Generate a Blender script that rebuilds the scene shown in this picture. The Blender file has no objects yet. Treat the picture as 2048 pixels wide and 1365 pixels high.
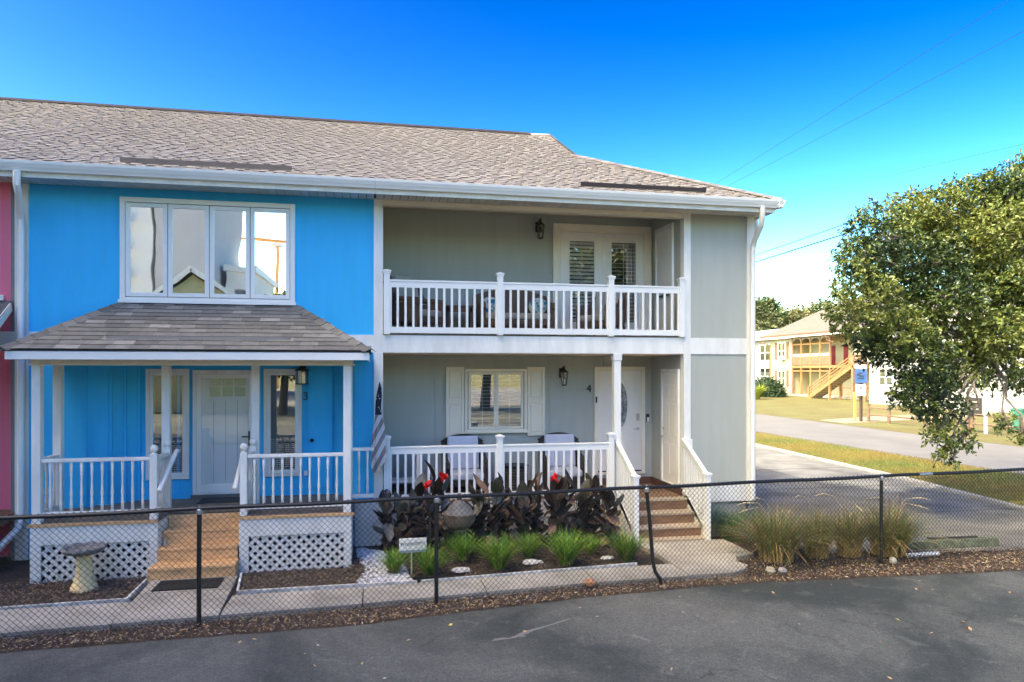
import bpy, math, random
import numpy as np
from mathutils import Vector, Matrix, Euler
R=math.radians
random.seed(7); rng=np.random.default_rng(7)
sc=bpy.context.scene
# ---------------------------------------------------------------- camera
cd=bpy.data.cameras.new('camera'); cam=bpy.data.objects.new('camera',cd); sc.collection.objects.link(cam)
cd.sensor_width=36; cd.lens=24.61; cd.shift_y=0.029; cd.clip_start=.1; cd.clip_end=3000
cam.location=(0,0,2.85); cam.rotation_euler=(R(90),0,R(-11.07)); sc.camera=cam
# ---------------------------------------------------------------- sky, sun, exposure
SX,SY=.72,.39           # horizontal shadow travel per metre of height
ELEV=math.atan(1/math.hypot(SX,SY)); AZ=math.atan2(-SX,-SY)
w=bpy.data.worlds.new('World'); sc.world=w; w.use_nodes=True
nt=w.node_tree; bg=nt.nodes['Background']
sky=nt.nodes.new('ShaderNodeTexSky'); sky.sky_type='NISHITA'; sky.sun_disc=False
sky.sun_elevation=ELEV; sky.sun_rotation=AZ; sky.altitude=0; sky.air_density=1.0; sky.dust_density=2.3; sky.ozone_density=2.2
hs=nt.nodes.new('ShaderNodeHueSaturation'); hs.inputs['Hue'].default_value=.512; hs.inputs['Saturation'].default_value=1.08
PIV,GAM=2.35,2.6
def vm(src,k):
    n=nt.nodes.new('ShaderNodeVectorMath'); n.operation='SCALE'; n.inputs['Scale'].default_value=k; nt.links.new(src,n.inputs[0]); return n.outputs[0]
gm_=nt.nodes.new('ShaderNodeGamma'); gm_.inputs['Gamma'].default_value=GAM; nt.links.new(vm(sky.outputs[0],1/PIV),gm_.inputs['Color'])
CAP=60.
mn=nt.nodes.new('ShaderNodeVectorMath'); mn.operation='MINIMUM'; mn.inputs[1].default_value=(CAP,)*3; nt.links.new(vm(gm_.outputs[0],PIV),mn.inputs[0]); nt.links.new(mn.outputs[0],hs.inputs['Color']); tn=nt.nodes.new('ShaderNodeVectorMath'); tn.operation='MULTIPLY'; tn.inputs[1].default_value=(1.17,.965,.50); nt.links.new(hs.outputs[0],tn.inputs[0]); nt.links.new(tn.outputs[0],bg.inputs['Color'])
bg.inputs['Strength'].default_value=.15
sl=bpy.data.lights.new('sun','SUN'); sl.energy=2.7; sl.angle=R(.55); sl.color=(1,.93,.82)
so=bpy.data.objects.new('sun',sl); sc.collection.objects.link(so)
so.rotation_euler=Vector((-SX,-SY,1)).to_track_quat('Z','Y').to_euler()
sc.view_settings.view_transform='Standard'; sc.view_settings.look='None'; sc.view_settings.gamma=1
sc.view_settings.use_curve_mapping=False; sc.view_settings.exposure=1.45
sc.cycles.max_bounces=8; sc.cycles.transparent_max_bounces=12
# ---------------------------------------------------------------- materials
MT={}
def M(name,col,rough=.6,var=.12,scale=3.,bump=0.,bscale=60.,spec=.5,metal=0.,rnd=0.,col2=None,thr=(.35,.65),streak=0,tint=None):
    if name in MT: return MT[name]
    m=bpy.data.materials.new(name); m.use_nodes=True; t=m.node_tree; N=t.nodes; L=t.links
    b=N['Principled BSDF']; b.inputs['Roughness'].default_value=rough; b.inputs['Metallic'].default_value=metal
    b.inputs['Specular IOR Level'].default_value=spec
    g=N.new('ShaderNodeNewGeometry'); mp=N.new('ShaderNodeMapping'); L.new(g.outputs['Position'],mp.inputs['Vector'])
    if streak: mp.inputs['Scale'].default_value=streak
    n=N.new('ShaderNodeTexNoise'); n.inputs['Scale'].default_value=scale; n.inputs['Detail'].default_value=6; n.inputs['Roughness'].default_value=.62
    L.new(mp.outputs[0],n.inputs['Vector'])
    cr=N.new('ShaderNodeValToRGB'); cr.color_ramp.elements[0].position=thr[0]; cr.color_ramp.elements[1].position=thr[1]
    c=Vector(col); a=c*(1-var); z=c*(1+var*.6) if col2 is None else Vector(col2)
    cr.color_ramp.elements[0].color=(*a,1); cr.color_ramp.elements[1].color=(*z,1)
    L.new(n.outputs['Fac'],cr.inputs[0]); out=cr.outputs[0]
    if rnd:
        oi=N.new('ShaderNodeObjectInfo'); mr=N.new('ShaderNodeMapRange'); mr.inputs[3].default_value=1-rnd; mr.inputs[4].default_value=1+rnd
        L.new(oi.outputs['Random'],mr.inputs[0]); mx=N.new('ShaderNodeVectorMath'); mx.operation='SCALE'
        L.new(out,mx.inputs[0]); L.new(mr.outputs[0],mx.inputs['Scale']); out=mx.outputs[0]
    L.new(out,b.inputs['Base Color'])
    if bump:
        n2=N.new('ShaderNodeTexNoise'); n2.inputs['Scale'].default_value=bscale; n2.inputs['Detail'].default_value=5
        L.new(mp.outputs[0],n2.inputs['Vector'])
        bm=N.new('ShaderNodeBump'); bm.inputs['Strength'].default_value=bump; bm.inputs['Distance'].default_value=.01
        L.new(n2.outputs['Fac'],bm.inputs['Height']); L.new(bm.outputs[0],b.inputs['Normal'])
    MT[name]=m; return m
def addgrain(m,scale,amt):     # multiply base colour by fine noise
    t=m.node_tree; N=t.nodes; L=t.links; b=N['Principled BSDF']; src=b.inputs['Base Color'].links[0].from_socket
    g=N.new('ShaderNodeNewGeometry'); n=N.new('ShaderNodeTexNoise'); n.inputs['Scale'].default_value=scale; n.inputs['Detail'].default_value=3
    L.new(g.outputs['Position'],n.inputs['Vector']); mr=N.new('ShaderNodeMapRange'); mr.inputs[1].default_value=.3; mr.inputs[2].default_value=.7
    mr.inputs[3].default_value=1-amt; mr.inputs[4].default_value=1+amt; L.new(n.outputs['Fac'],mr.inputs[0])
    mx=N.new('ShaderNodeVectorMath'); mx.operation='SCALE'; L.new(src,mx.inputs[0]); L.new(mr.outputs[0],mx.inputs['Scale']); L.new(mx.outputs[0],b.inputs['Base Color']); return m
def siding(name,col,period=.1016,fine=.012,strength=.35):
    m=M(name,col,rough=.6,var=.045,scale=1.1,spec=.35,streak=(6,6,.7)); t=m.node_tree; N=t.nodes; L=t.links; b=N['Principled BSDF']
    g=N.new('ShaderNodeNewGeometry'); sx=N.new('ShaderNodeSeparateXYZ'); L.new(g.outputs['Position'],sx.inputs[0])
    ad=N.new('ShaderNodeMath'); ad.operation='ADD'; L.new(sx.outputs[0],ad.inputs[0]); L.new(sx.outputs[1],ad.inputs[1])
    mu=N.new('ShaderNodeMath'); mu.operation='MULTIPLY'; mu.inputs[1].default_value=2*math.pi/fine; L.new(ad.outputs[0],mu.inputs[0])
    sn=N.new('ShaderNodeMath'); sn.operation='SINE'; L.new(mu.outputs[0],sn.inputs[0])
    n=N.new('ShaderNodeTexNoise'); n.inputs['Scale'].default_value=90; mp=N.new('ShaderNodeMapping'); mp.inputs['Scale'].default_value=(1,1,.15)
    L.new(g.outputs['Position'],mp.inputs[0]); L.new(mp.outputs[0],n.inputs['Vector'])
    a2=N.new('ShaderNodeMath'); a2.operation='ADD'; m2=N.new('ShaderNodeMath'); m2.operation='MULTIPLY'; m2.inputs[1].default_value=2.2
    L.new(n.outputs['Fac'],m2.inputs[0]); L.new(sn.outputs[0],a2.inputs[0]); L.new(m2.outputs[0],a2.inputs[1])
    bm=N.new('ShaderNodeBump'); bm.inputs['Strength'].default_value=strength; bm.inputs['Distance'].default_value=.003
    L.new(a2.outputs[0],bm.inputs['Height']); L.new(bm.outputs[0],b.inputs['Normal']); return m
def glassy(name,tint=(.9,.92,.95),refl=.5,dark=(.02,.025,.03),rough=.01,wave=.0,see=.3):
    if name in MT: return MT[name]
    m=bpy.data.materials.new(name); m.use_nodes=True; t=m.node_tree; N=t.nodes; L=t.links
    o=N['Material Output']; N.remove(N['Principled BSDF'])
    gl=N.new('ShaderNodeBsdfGlossy'); gl.inputs['Color'].default_value=(*tint,1); gl.inputs['Roughness'].default_value=rough
    tr=N.new('ShaderNodeBsdfTransparent'); tr.inputs['Color'].default_value=(.94,.95,.95,1)
    mx=N.new('ShaderNodeMixShader'); mx.inputs[0].default_value=refl; L.new(tr.outputs[0],mx.inputs[1]); L.new(gl.outputs[0],mx.inputs[2])
    if wave:
        g=N.new('ShaderNodeNewGeometry'); n=N.new('ShaderNodeTexNoise'); n.inputs['Scale'].default_value=1.6; n.inputs['Detail'].default_value=1
        L.new(g.outputs['Position'],n.inputs['Vector']); bm=N.new('ShaderNodeBump'); bm.inputs['Strength'].default_value=wave; bm.inputs['Distance'].default_value=.02
        L.new(n.outputs['Fac'],bm.inputs['Height']); L.new(bm.outputs[0],gl.inputs['Normal'])
    L.new(mx.outputs[0],o.inputs['Surface']); MT[name]=m; return m
white=M('white_trim_paint',(.82,.80,.74),.45,.11,1.6,bump=.14,bscale=30,spec=.4,streak=(3,3,.8))
vinyl=M('white_vinyl',(.84,.83,.79),.35,.03,1.5,spec=.45)
cream=M('cream_trim_paint',(.87,.78,.61),.5,.06,2.2,bump=.1,bscale=30)
soff=M('beige_soffit_vinyl',(.62,.56,.48),.55,.08,3,rnd=.06)
aqua_soff=M('blue_grey_soffit_vinyl',(.42,.52,.55),.55,.12,3,rnd=.08)
blue=siding('blue_siding_paint',(.045,.52,.94)); grey=siding('grey_green_siding_paint',(.44,.455,.40)); pink=siding('pink_siding_paint',(.93,.20,.30))
greytrim=M('grey_trim_paint',(.24,.23,.22),.6,.1,3)
shm=[addgrain(M('tan_shingle_%s'%n,c,.95,.18,5,bump=.5,bscale=160,rnd=.10),120,.22) for n,c in (('light',(.42,.38,.33)),('mid',(.335,.30,.26)),('warm',(.385,.34,.285)))]
shedge=M('shingle_cut_edge',(.075,.062,.052),.95,.2,20)
spm=[addgrain(M('slate_shingle_%s'%n,c,.95,.16,8,bump=.6,bscale=170,rnd=.16),130,.25) for n,c in (('dark',(.15,.145,.135)),('mid',(.19,.185,.17)),('light',(.28,.27,.25)))]
spedge=M('slate_shingle_edge',(.025,.025,.025),.95,.2,20)
black=M('black_metal_paint',(.012,.012,.013),.45,.3,8,spec=.5)
vin=M('black_vinyl_coating',(.014,.014,.015),.4,.3,12,spec=.5)
galv=M('galvanised_steel',(.45,.46,.48),.35,.2,20,metal=.8)
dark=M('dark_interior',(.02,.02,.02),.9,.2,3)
asph=M('driveway_asphalt',(.05,.054,.06),.85,.1,1,bump=.5,bscale=180)
conc=addgrain(M('weathered_concrete',(.34,.32,.275),.9,.3,1.3,bump=.35,bscale=70,col2=(.43,.40,.35)),60,.14)
drivec=addgrain(M('drive_concrete',(.165,.158,.14),.9,.35,.8,bump=.3,bscale=50,col2=(.23,.22,.195)),40,.12)
roadc=addgrain(M('grey_road_surface',(.15,.143,.138),.9,.12,.5,bump=.2,bscale=60),30,.08)
dirt=addgrain(M('mulch_soil',(.055,.038,.028),.95,.4,14,bump=1.,bscale=60),70,.4)
lawnm=addgrain(M('dry_lawn',(.20,.16,.03),.95,.3,.9,bump=.8,bscale=60,col2=(.15,.17,.028)),25,.3)
farlawn=addgrain(M('far_lawn',(.15,.115,.03),.95,.3,.35,bump=.6,bscale=30,col2=(.125,.125,.035)),8,.25)
woodt=M('brown_stained_wood',(.23,.13,.07),.75,.35,4,bump=.3,bscale=60,streak=(1,6,6),rnd=.08)
woodg=M('weathered_tread_wood',(.44,.36,.26),.8,.3,5,bump=.3,bscale=60,streak=(1,8,8),rnd=.08)
cedar=M('orange_cedar_stain',(.74,.44,.20),.65,.25,4,bump=.25,bscale=60,streak=(1,7,7),rnd=.07)
deckg=M('weathered_deck_boards',(.24,.19,.145),.85,.3,5,bump=.3,streak=(1,9,9),rnd=.12)
# ---------------------------------------------------------------- mesh builder
COL=sc.collection; W={}
def tag(o,label=None,cat=None,group=None,kind=None):
    if label: o['label']=label
    if cat: o['category']=cat
    if group: o['group']=group
    if kind: o['kind']=kind
    return o
def thing(name,label,cat,loc=(0,0,0),group=None):
    o=bpy.data.objects.new(name,None); COL.objects.link(o); o.location=loc; o.empty_display_size=.2; W[o.name]=Vector(loc); return tag(o,label,cat,group)
def node(name,parent,loc):
    """an Empty used as a part that only groups its pieces"""
    o=bpy.data.objects.new(name,None); COL.objects.link(o); o.parent=parent; o.location=Vector(loc)-W[parent.name]; W[o.name]=Vector(loc); return o
class MB:
    def __init__(s): s.v=[];s.f=[];s.m=[]
    def add(s,vs,fs,m=0):
        b=len(s.v); s.v+= [tuple(p) for p in vs]; s.f+=[tuple(b+i for i in f) for f in fs]; s.m+=[m]*len(fs); return s
    def box(s,x0,x1,y0,y1,z0,z1,m=0):
        if x0>x1:x0,x1=x1,x0
        if y0>y1:y0,y1=y1,y0
        if z0>z1:z0,z1=z1,z0
        return s.add([(x0,y0,z0),(x1,y0,z0),(x1,y1,z0),(x0,y1,z0),(x0,y0,z1),(x1,y0,z1),(x1,y1,z1),(x0,y1,z1)],
            [(0,3,2,1),(4,5,6,7),(0,1,5,4),(1,2,6,5),(2,3,7,6),(3,0,4,7)],m)
    def prism(s,poly,z0,z1,m=0):   # poly list (x,y) ccw
        n=len(poly); return s.add([(x,y,z0) for x,y in poly]+[(x,y,z1) for x,y in poly],
            [tuple(range(n-1,-1,-1)),tuple(range(n,2*n))]+[(i,(i+1)%n,n+(i+1)%n,n+i) for i in range(n)],m)
    def extrude(s,prof,p0,p1,side,m=0,cap=True):  # prof [(a,b)] in frame side/up, swept p0->p1
        p0=Vector(p0);p1=Vector(p1);side=Vector(side).normalized();d=(p1-p0).normalized();up=side.cross(d); 
        if up.z<0: up=-up
        n=len(prof); vs=[p0+side*a+up*b for a,b in prof]+[p1+side*a+up*b for a,b in prof]
        fs=[(i,(i+1)%n,n+(i+1)%n,n+i) for i in range(n)]
        if cap: fs+=[tuple(range(n-1,-1,-1)),tuple(range(n,2*n))]
        return s.add(vs,fs,m)
    def obox(s,p0,p1,wd,ht,side=None,m=0,vert=False):   # oriented bar p0->p1
        p0=Vector(p0);p1=Vector(p1);d=(p1-p0).normalized()
        sd=Vector(side) if side is not None else d.cross(Vector((0,0,1)))
        if sd.length<1e-5: sd=Vector((1,0,0))
        sd.normalize(); up=sd.cross(d).normalized(); vs=[]
        if vert: up=Vector((0,0,1))
        for p in (p0,p1):
            for a,b in ((-1,-1),(1,-1),(1,1),(-1,1)): vs.append(p+sd*a*wd/2+up*b*ht/2)
        return s.add(vs,[(3,2,1,0),(4,5,6,7),(0,1,5,4),(1,2,6,5),(2,3,7,6),(3,0,4,7)],m)
    def tube(s,pts,rad,n=8,m=0,cap=True):
        pts=[Vector(p) for p in pts]; k=len(pts)
        if not hasattr(rad,'__len__'): rad=[rad]*k
        vs=[];prev=None
        for i,p in enumerate(pts):
            t=(pts[min(i+1,k-1)]-pts[max(i-1,0)]).normalized()
            a=t.orthogonal().normalized() if prev is None else (prev-t*prev.dot(t)).normalized()
            prev=a; b=t.cross(a)
            for j in range(n):
                an=2*math.pi*j/n; vs.append(p+(a*math.cos(an)+b*math.sin(an))*rad[i])
        fs=[(i*n+j,i*n+(j+1)%n,(i+1)*n+(j+1)%n,(i+1)*n+j) for i in range(k-1) for j in range(n)]
        if cap: fs+=[tuple(range(n-1,-1,-1)),tuple(range((k-1)*n,k*n))]
        return s.add(vs,fs,m)
    def lathe(s,c,prof,n=16,m=0):   # prof [(r,z)]
        cx,cy,cz=c; vs=[(cx+r*math.cos(2*math.pi*j/n),cy+r*math.sin(2*math.pi*j/n),cz+z) for r,z in prof for j in range(n)]
        k=len(prof); fs=[(i*n+j,i*n+(j+1)%n,(i+1)*n+(j+1)%n,(i+1)*n+j) for i in range(k-1) for j in range(n)]
        fs+=[tuple(range(n-1,-1,-1)),tuple(range((k-1)*n,k*n))]
        return s.add(vs,fs,m)
    def sphere(s,c,r,n=10,m=0,sq=(1,1,1)):
        k=n//2+1; vs=[];
        for i in range(k+1):
            th=math.pi*i/k
            for j in range(n):
                vs.append((c[0]+r*sq[0]*math.sin(th)*math.cos(2*math.pi*j/n),c[1]+r*sq[1]*math.sin(th)*math.sin(2*math.pi*j/n),c[2]-r*sq[2]*math.cos(th)))
        return s.add(vs,[(i*n+j,i*n+(j+1)%n,(i+1)*n+(j+1)%n,(i+1)*n+j) for i in range(k) for j in range(n)],m)
    def mesh(s,name,mats,smooth=False,origin=None):
        c=Vector(origin) if origin is not None else Vector((0,0,0))
        me=bpy.data.meshes.new(name); me.from_pydata([(x-c.x,y-c.y,z-c.z) for x,y,z in s.v],[],s.f)
        for mm in (mats if isinstance(mats,(list,tuple)) else [mats]): me.materials.append(mm)
        me.polygons.foreach_set('material_index',s.m)
        if smooth: me.polygons.foreach_set('use_smooth',[True]*len(s.f))
        me.update(); return me
    def build(s,name,mats,parent=None,smooth=False,bevel=0,**kw):
        a=np.array(s.v); c=Vector(((a[:,0].min()+a[:,0].max())/2,(a[:,1].min()+a[:,1].max())/2,a[:,2].min()))
        me=s.mesh(name,mats,smooth,c); o=bpy.data.objects.new(name,me); COL.objects.link(o)
        W[o.name]=c
        if parent is not None: o.parent=parent; o.location=c-W[parent.name]
        else: o.location=c
        if bevel:
            b=o.modifiers.new('b','BEVEL'); b.width=bevel; b.segments=2; b.limit_method='ANGLE'; b.harden_normals=False
        if smooth:
            e=o.modifiers.new('e','EDGE_SPLIT'); e.split_angle=R(40)
        return tag(o,**kw)
def place(name,me,parent,loc,rot=(0,0,0),scale=(1,1,1)):
    o=bpy.data.objects.new(name,me); COL.objects.link(o)
    if parent is not None: o.parent=parent; o.location=Vector(loc)-W[parent.name]
    else: o.location=loc
    o.rotation_euler=rot; o.scale=scale; W[o.name]=Vector(loc); return o
def copy_tree(o,parent=None):
    c=o.copy(); COL.objects.link(c)
    if parent is not None: c.parent=parent
    for ch in list(o.children): copy_tree(ch,c)
    return c
def text_mesh(s,size,depth,mat,name='lettering'):
    cu=bpy.data.curves.new(name,'FONT'); cu.body=s; cu.size=size; cu.extrude=depth; cu.align_x='CENTER'; cu.align_y='CENTER'
    o=bpy.data.objects.new(name,cu); COL.objects.link(o); dg=bpy.context.evaluated_depsgraph_get()
    me=bpy.data.meshes.new_from_object(o.evaluated_get(dg)); bpy.data.objects.remove(o); me.materials.clear(); me.materials.append(mat); return me
def npmesh(name,V,F,mats,mi=None,smooth=False):
    """V (n,3) array, F (m,k) array"""
    me=bpy.data.meshes.new(name); k=F.shape[1]; me.vertices.add(len(V)); me.vertices.foreach_set('co',V.astype(np.float32).ravel())
    me.loops.add(F.size); me.loops.foreach_set('vertex_index',F.astype(np.int32).ravel())
    me.polygons.add(len(F)); me.polygons.foreach_set('loop_start',np.arange(0,F.size,k,dtype=np.int32))
    for mm in mats: me.materials.append(mm)
    if mi is not None: me.polygons.foreach_set('material_index',mi.astype(np.int32))
    if smooth: me.polygons.foreach_set('use_smooth',np.ones(len(F),bool))
    me.update(calc_edges=True); return me
def rand_frames(n,flat=0.):
    """random orthonormal (a,b,c); flat>0 biases c upward"""
    c=rng.normal(size=(n,3)); c[:,2]=np.abs(c[:,2])+flat; c/=np.linalg.norm(c,axis=1)[:,None]
    a=rng.normal(size=(n,3)); a-=c*(a*c).sum(1)[:,None]; a/=np.linalg.norm(a,axis=1)[:,None]
    return a,np.cross(c,a),c
def leaves(P,size,aspect=.42,bend=.25,flat=.6,dirs=None):
    n=len(P); a,b,c=rand_frames(n,flat)
    if dirs is not None:
        a=dirs; c=c-a*(a*c).sum(1)[:,None]; c/=np.linalg.norm(c,axis=1)[:,None]; b=np.cross(c,a)
    L=(size*(.65+.7*rng.random(n)))[:,None]; Wd=L*aspect*.5
    p0=P; p1=P+a*L*.45+b*Wd-c*L*bend*.2; p2=P+a*L-c*L*bend*.5; p3=P+a*L*.45-b*Wd-c*L*bend*.2; pm=P+a*L*.5+c*L*.05
    V=np.stack([p0,p1,p2,p3,pm],1).reshape(-1,3); i=np.arange(n)[:,None]*5
    F=np.concatenate([i+np.array([[0,1,4]]),i+np.array([[1,2,4]]),i+np.array([[2,3,4]]),i+np.array([[3,0,4]])],1).reshape(-1,3)
    return V,F
# ================================================================ GROUND
def sheet(name,poly,z,m,th=.0,**kw):
    mb=MB(); mb.add([(x,y,z) for x,y in poly],[tuple(range(len(poly)))]); o=mb.build(name,m,kind='structure',**kw); return o
def slab(name,poly,z0,z1,m,**kw):
    return MB().prism(poly,z0,z1).build(name,m,kind='structure',**kw)
sheet('ground',[(-900,-900),(1400,-900),(1400,1400),(-900,1400)],-.06,farlawn)
# garden soil under the beds and the strip by the fence
def FY(x): return 8.55+.0725*x      # line of the chain-link fence
sheet('garden_soil',[(-14,7.2),(6.9,8.5),(14,8.2),(14,9.42),(9.2,9.75),(6.9,10.9),(6.9,17),(-14,17)],-.03,dirt)
# asphalt car park in the foreground, rough-edged
ed=[]
for i in range(0,121):
    x=-14+i*.25; base=np.interp(x,[-14,-3.7,-.27,2.8,5,9,16],[7.55,7.95,8.05,8.5,8.64,8.42,8.2]); ed.append((x,base+random.uniform(-.02,.02)))
am=asph; t_=am.node_tree; N_=t_.nodes; L_=t_.links; b_=N_['Principled BSDF']
def asphalt_nodes():
    g=N_.new('ShaderNodeNewGeometry')
    def noise(sc_,det,ro,dist=0):
        n=N_.new('ShaderNodeTexNoise'); n.inputs['Scale'].default_value=sc_; n.inputs['Detail'].default_value=det; n.inputs['Roughness'].default_value=ro; n.inputs['Distortion'].default_value=dist
        L_.new(g.outputs['Position'],n.inputs['Vector']); return n.outputs['Fac']
    def ramp(f,p0,p1,c0,c1):
        r=N_.new('ShaderNodeValToRGB'); r.color_ramp.elements[0].position=p0; r.color_ramp.elements[1].position=p1
        r.color_ramp.elements[0].color=(*c0,1); r.color_ramp.elements[1].color=(*c1,1); L_.new(f,r.inputs[0]); return r.outputs[0]
    def mix(f,a,b):
        m=N_.new('ShaderNodeMix'); m.data_type='RGBA'; L_.new(f,m.inputs[0]); L_.new(a,m.inputs[6])
        if isinstance(b,tuple): m.inputs[7].default_value=(*b,1)
        else: L_.new(b,m.inputs[7])
        return m.outputs[2]
    base=ramp(noise(.42,6,.62,.5),.38,.60,(.028,.035,.034),(.095,.098,.092))
    worn=ramp(noise(2.6,6,.72,.6),.56,.72,(0,0,0),(1,1,1))
    wm=N_.new('ShaderNodeMath'); wm.operation='MULTIPLY'; wm.inputs[1].default_value=.42; L_.new(worn,wm.inputs[0])
    c=mix(wm.outputs[0],base,(.2,.198,.188))
    ns=N_.new('ShaderNodeTexNoise'); ns.inputs['Scale'].default_value=1.4; ns.inputs['Detail'].default_value=4; L_.new(g.outputs['Position'],ns.inputs['Vector'])
    av=N_.new('ShaderNodeVectorMath'); av.operation='MULTIPLY_ADD'; L_.new(ns.outputs['Color'],av.inputs[0]); av.inputs[1].default_value=(.7,.7,.7); L_.new(g.outputs['Position'],av.inputs[2])
    vo=N_.new('ShaderNodeTexVoronoi'); vo.feature='DISTANCE_TO_EDGE'; vo.inputs['Scale'].default_value=.42; L_.new(av.outputs[0],vo.inputs['Vector'])
    ck=ramp(vo.outputs['Distance'],.0,.006,(1,1,1),(0,0,0)); cm2=N_.new('ShaderNodeMath'); cm2.operation='MULTIPLY'; L_.new(ck,cm2.inputs[0]); L_.new(ramp(noise(.8,2,.5),.5,.6,(0,0,0),(.7,.7,.7)),cm2.inputs[1])
    c=mix(cm2.outputs[0],c,(.022,.022,.02))
    agg=ramp(noise(150,2,.6),.38,.66,(.45,.45,.45),(1.7,1.7,1.7))
    ag2=ramp(noise(38,3,.7),.36,.66,(.72,.72,.72),(1.3,1.3,1.3)); m0=N_.new('ShaderNodeVectorMath'); m0.operation='MULTIPLY'; L_.new(c,m0.inputs[0]); L_.new(ag2,m0.inputs[1])
    mx=N_.new('ShaderNodeVectorMath'); mx.operation='MULTIPLY'; L_.new(m0.outputs[0],mx.inputs[0]); L_.new(agg,mx.inputs[1])
    L_.new(mx.outputs[0],b_.inputs['Base Color'])
asphalt_nodes()
sheet('asphalt_parking_lot',[(-14,-30),(16,-30)]+[(16,7.8)]+ed[::-1],-.012,asph)
sheet('far_parking_ground',[(-80,-90),(60,-90),(60,-30.0),(-80,-30.0)],-.02,roadc)
# pale scuffs of dried cement on the asphalt
mk=M('dried_cement_smear',(.24,.235,.225),.9,.35,9,col2=(.15,.15,.15))
def smear(pts,wd,z=-.008):
    mb=MB(); n=len(pts); L=[];Rr=[]
    for i,(x,y) in enumerate(pts):
        d=Vector(pts[min(i+1,n-1)])-Vector(pts[max(i-1,0)]); d.normalize(); q=Vector((-d.y,d.x)); wv=wd*(.35+.9*random.random())*(.3 if i in(0,n-1) else 1)
        L.append((x+q.x*wv,y+q.y*wv,z)); Rr.append((x-q.x*wv,y-q.y*wv,z))
    mb.add(L+Rr,[(i,i+1,n+i+1,n+i) for i in range(n-1)]); return mb
k_=0
for p,q,wd in (((1.48,7.41),(2.21,7.8),.03),((2.72,7.2),(2.87,6.97),.02),((1.22,7.32),(1.59,7.39),.025)):
    pts=[(p[0]+(q[0]-p[0])*i/9+random.uniform(-.015,.015),p[1]+(q[1]-p[1])*i/9+random.uniform(-.015,.015)) for i in range(10)]
    smear(pts,wd,-.0085-.0005*k_).build('cement_smear',mk,kind='structure'); k_+=1
# concrete walks: slabs with joints between them
def walkslab(poly,z1=.035): slab('walk_slab',poly,-.05,z1,conc)
xs=[-9.6,-8.1,-6.6,-5.1,-2.88]
def near(x): return np.interp(x,[-10,-4,-.3,2.54,5.0],[8.05,8.42,8.64,8.93,8.98])
def far_(x): return np.interp(x,[-10,-4.4,-.3,3.8],[8.95,9.24,9.30,9.58])
xs=[-9.6,-7.9,-6.2,-4.5,-2.88]
for a,b in list(zip(xs,xs[1:]))+[(-1.76,-.15),(-.15,1.4),(1.4,2.9),(2.9,4.25)]:
    walkslab([(a+.008,near(a)),(b-.008,near(b)),(b-.008,far_(b)),(a+.008,far_(a))])
walkslab([(-2.87,near(-2.8)),(-1.77,near(-1.8)),(-1.82,9.55),(-2.92,9.55)],.037); walkslab([(-2.92,9.565),(-1.82,9.565),(-1.86,10.3),(-2.96,10.3)],.037)
walkslab([(4.262,9.0),(4.9,8.98),(5.15,9.12),(5.3,9.3),(5.25,9.5),(5.35,9.75),(5.72,9.85),(5.72,9.98),(4.262,9.98)],.037); walkslab([(4.262,9.995),(5.72,9.995),(5.72,10.82),(4.2,10.82)],.037)
# painted timber edging
edgem=M('white_edging_board',(.62,.62,.6),.7,.4,8,bump=.4)
ew=thing('garden_edging','white painted edging boards around the mulch beds beside the walk','edging',(-1.8,9.4,0))
for a,b in (((-9.5,9.05),(-3.0,9.37)),((-3.0,9.37),(-3.02,10.2)),((-1.72,9.42),(.55,9.42)),((.6,9.42),(2.2,9.55)),((2.2,9.55),(3.75,9.68)),((-1.72,9.42),(-1.82,10.25))):
    MB().obox((a[0],a[1],.015),(b[0],b[1],.015),.03,.07).build('edging_board',edgem if a[1]!=b[1] else edgem,ew)
# driveway, kerb strip, verge, road
DE=[(14.6,34),(14.25,24),(13.65,16.2),(13.0,12.0),(12.7,9.9)]
sheet('driveway',[(6.9,9.9),(9.0,9.55),(12.7,9.2)]+DE[::-1]+[(6.9,34)],-.022,drivec)
for yj in (12.3,15.4,18.5,22,26):
    MB().box(6.95,np.interp(yj,[10,12,16,24,34],[12.6,12.9,13.5,14.1,14.5]),yj,yj+.014,-.021,-.0185).build('driveway_joint',dark,kind='structure')
kp=[(x,y) for x,y in DE]+[(x+.22,y) for x,y in DE[::-1]]
MB().prism(kp[::-1] if False else kp,-.05,.03).build('driveway_kerb',conc,kind='structure')
sheet('verge_lawn',[(13.0,8.2),(17.75,6.5),(17.5,16.3),(17.35,29.4),(17.0,60),(14.8,60),(14.7,34),(14.4,24),(13.8,16.2),(13.15,12.0),(12.9,9.9)],-.018,lawnm)
sheet('road',[(17.75,-10),(24.2,-10),(24.0,26.4),(25.3,47),(25.8,160),(16.6,160),(17.35,29.4),(17.5,16.3)],-.03,roadc)
sheet('far_bank_lawn',[(24.2,-10),(80,-10),(80,160),(25.8,160),(25.3,47),(24.0,26.4)],-.025,farlawn)
sheet('sandy_path',[(25.3,36.5),(31,39),(38,40),(46,47),(45.5,43),(36,37),(30,35.5),(25.2,34)],-.021,M('pale_sand',(.28,.22,.15),.95,.15,1.5))
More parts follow.
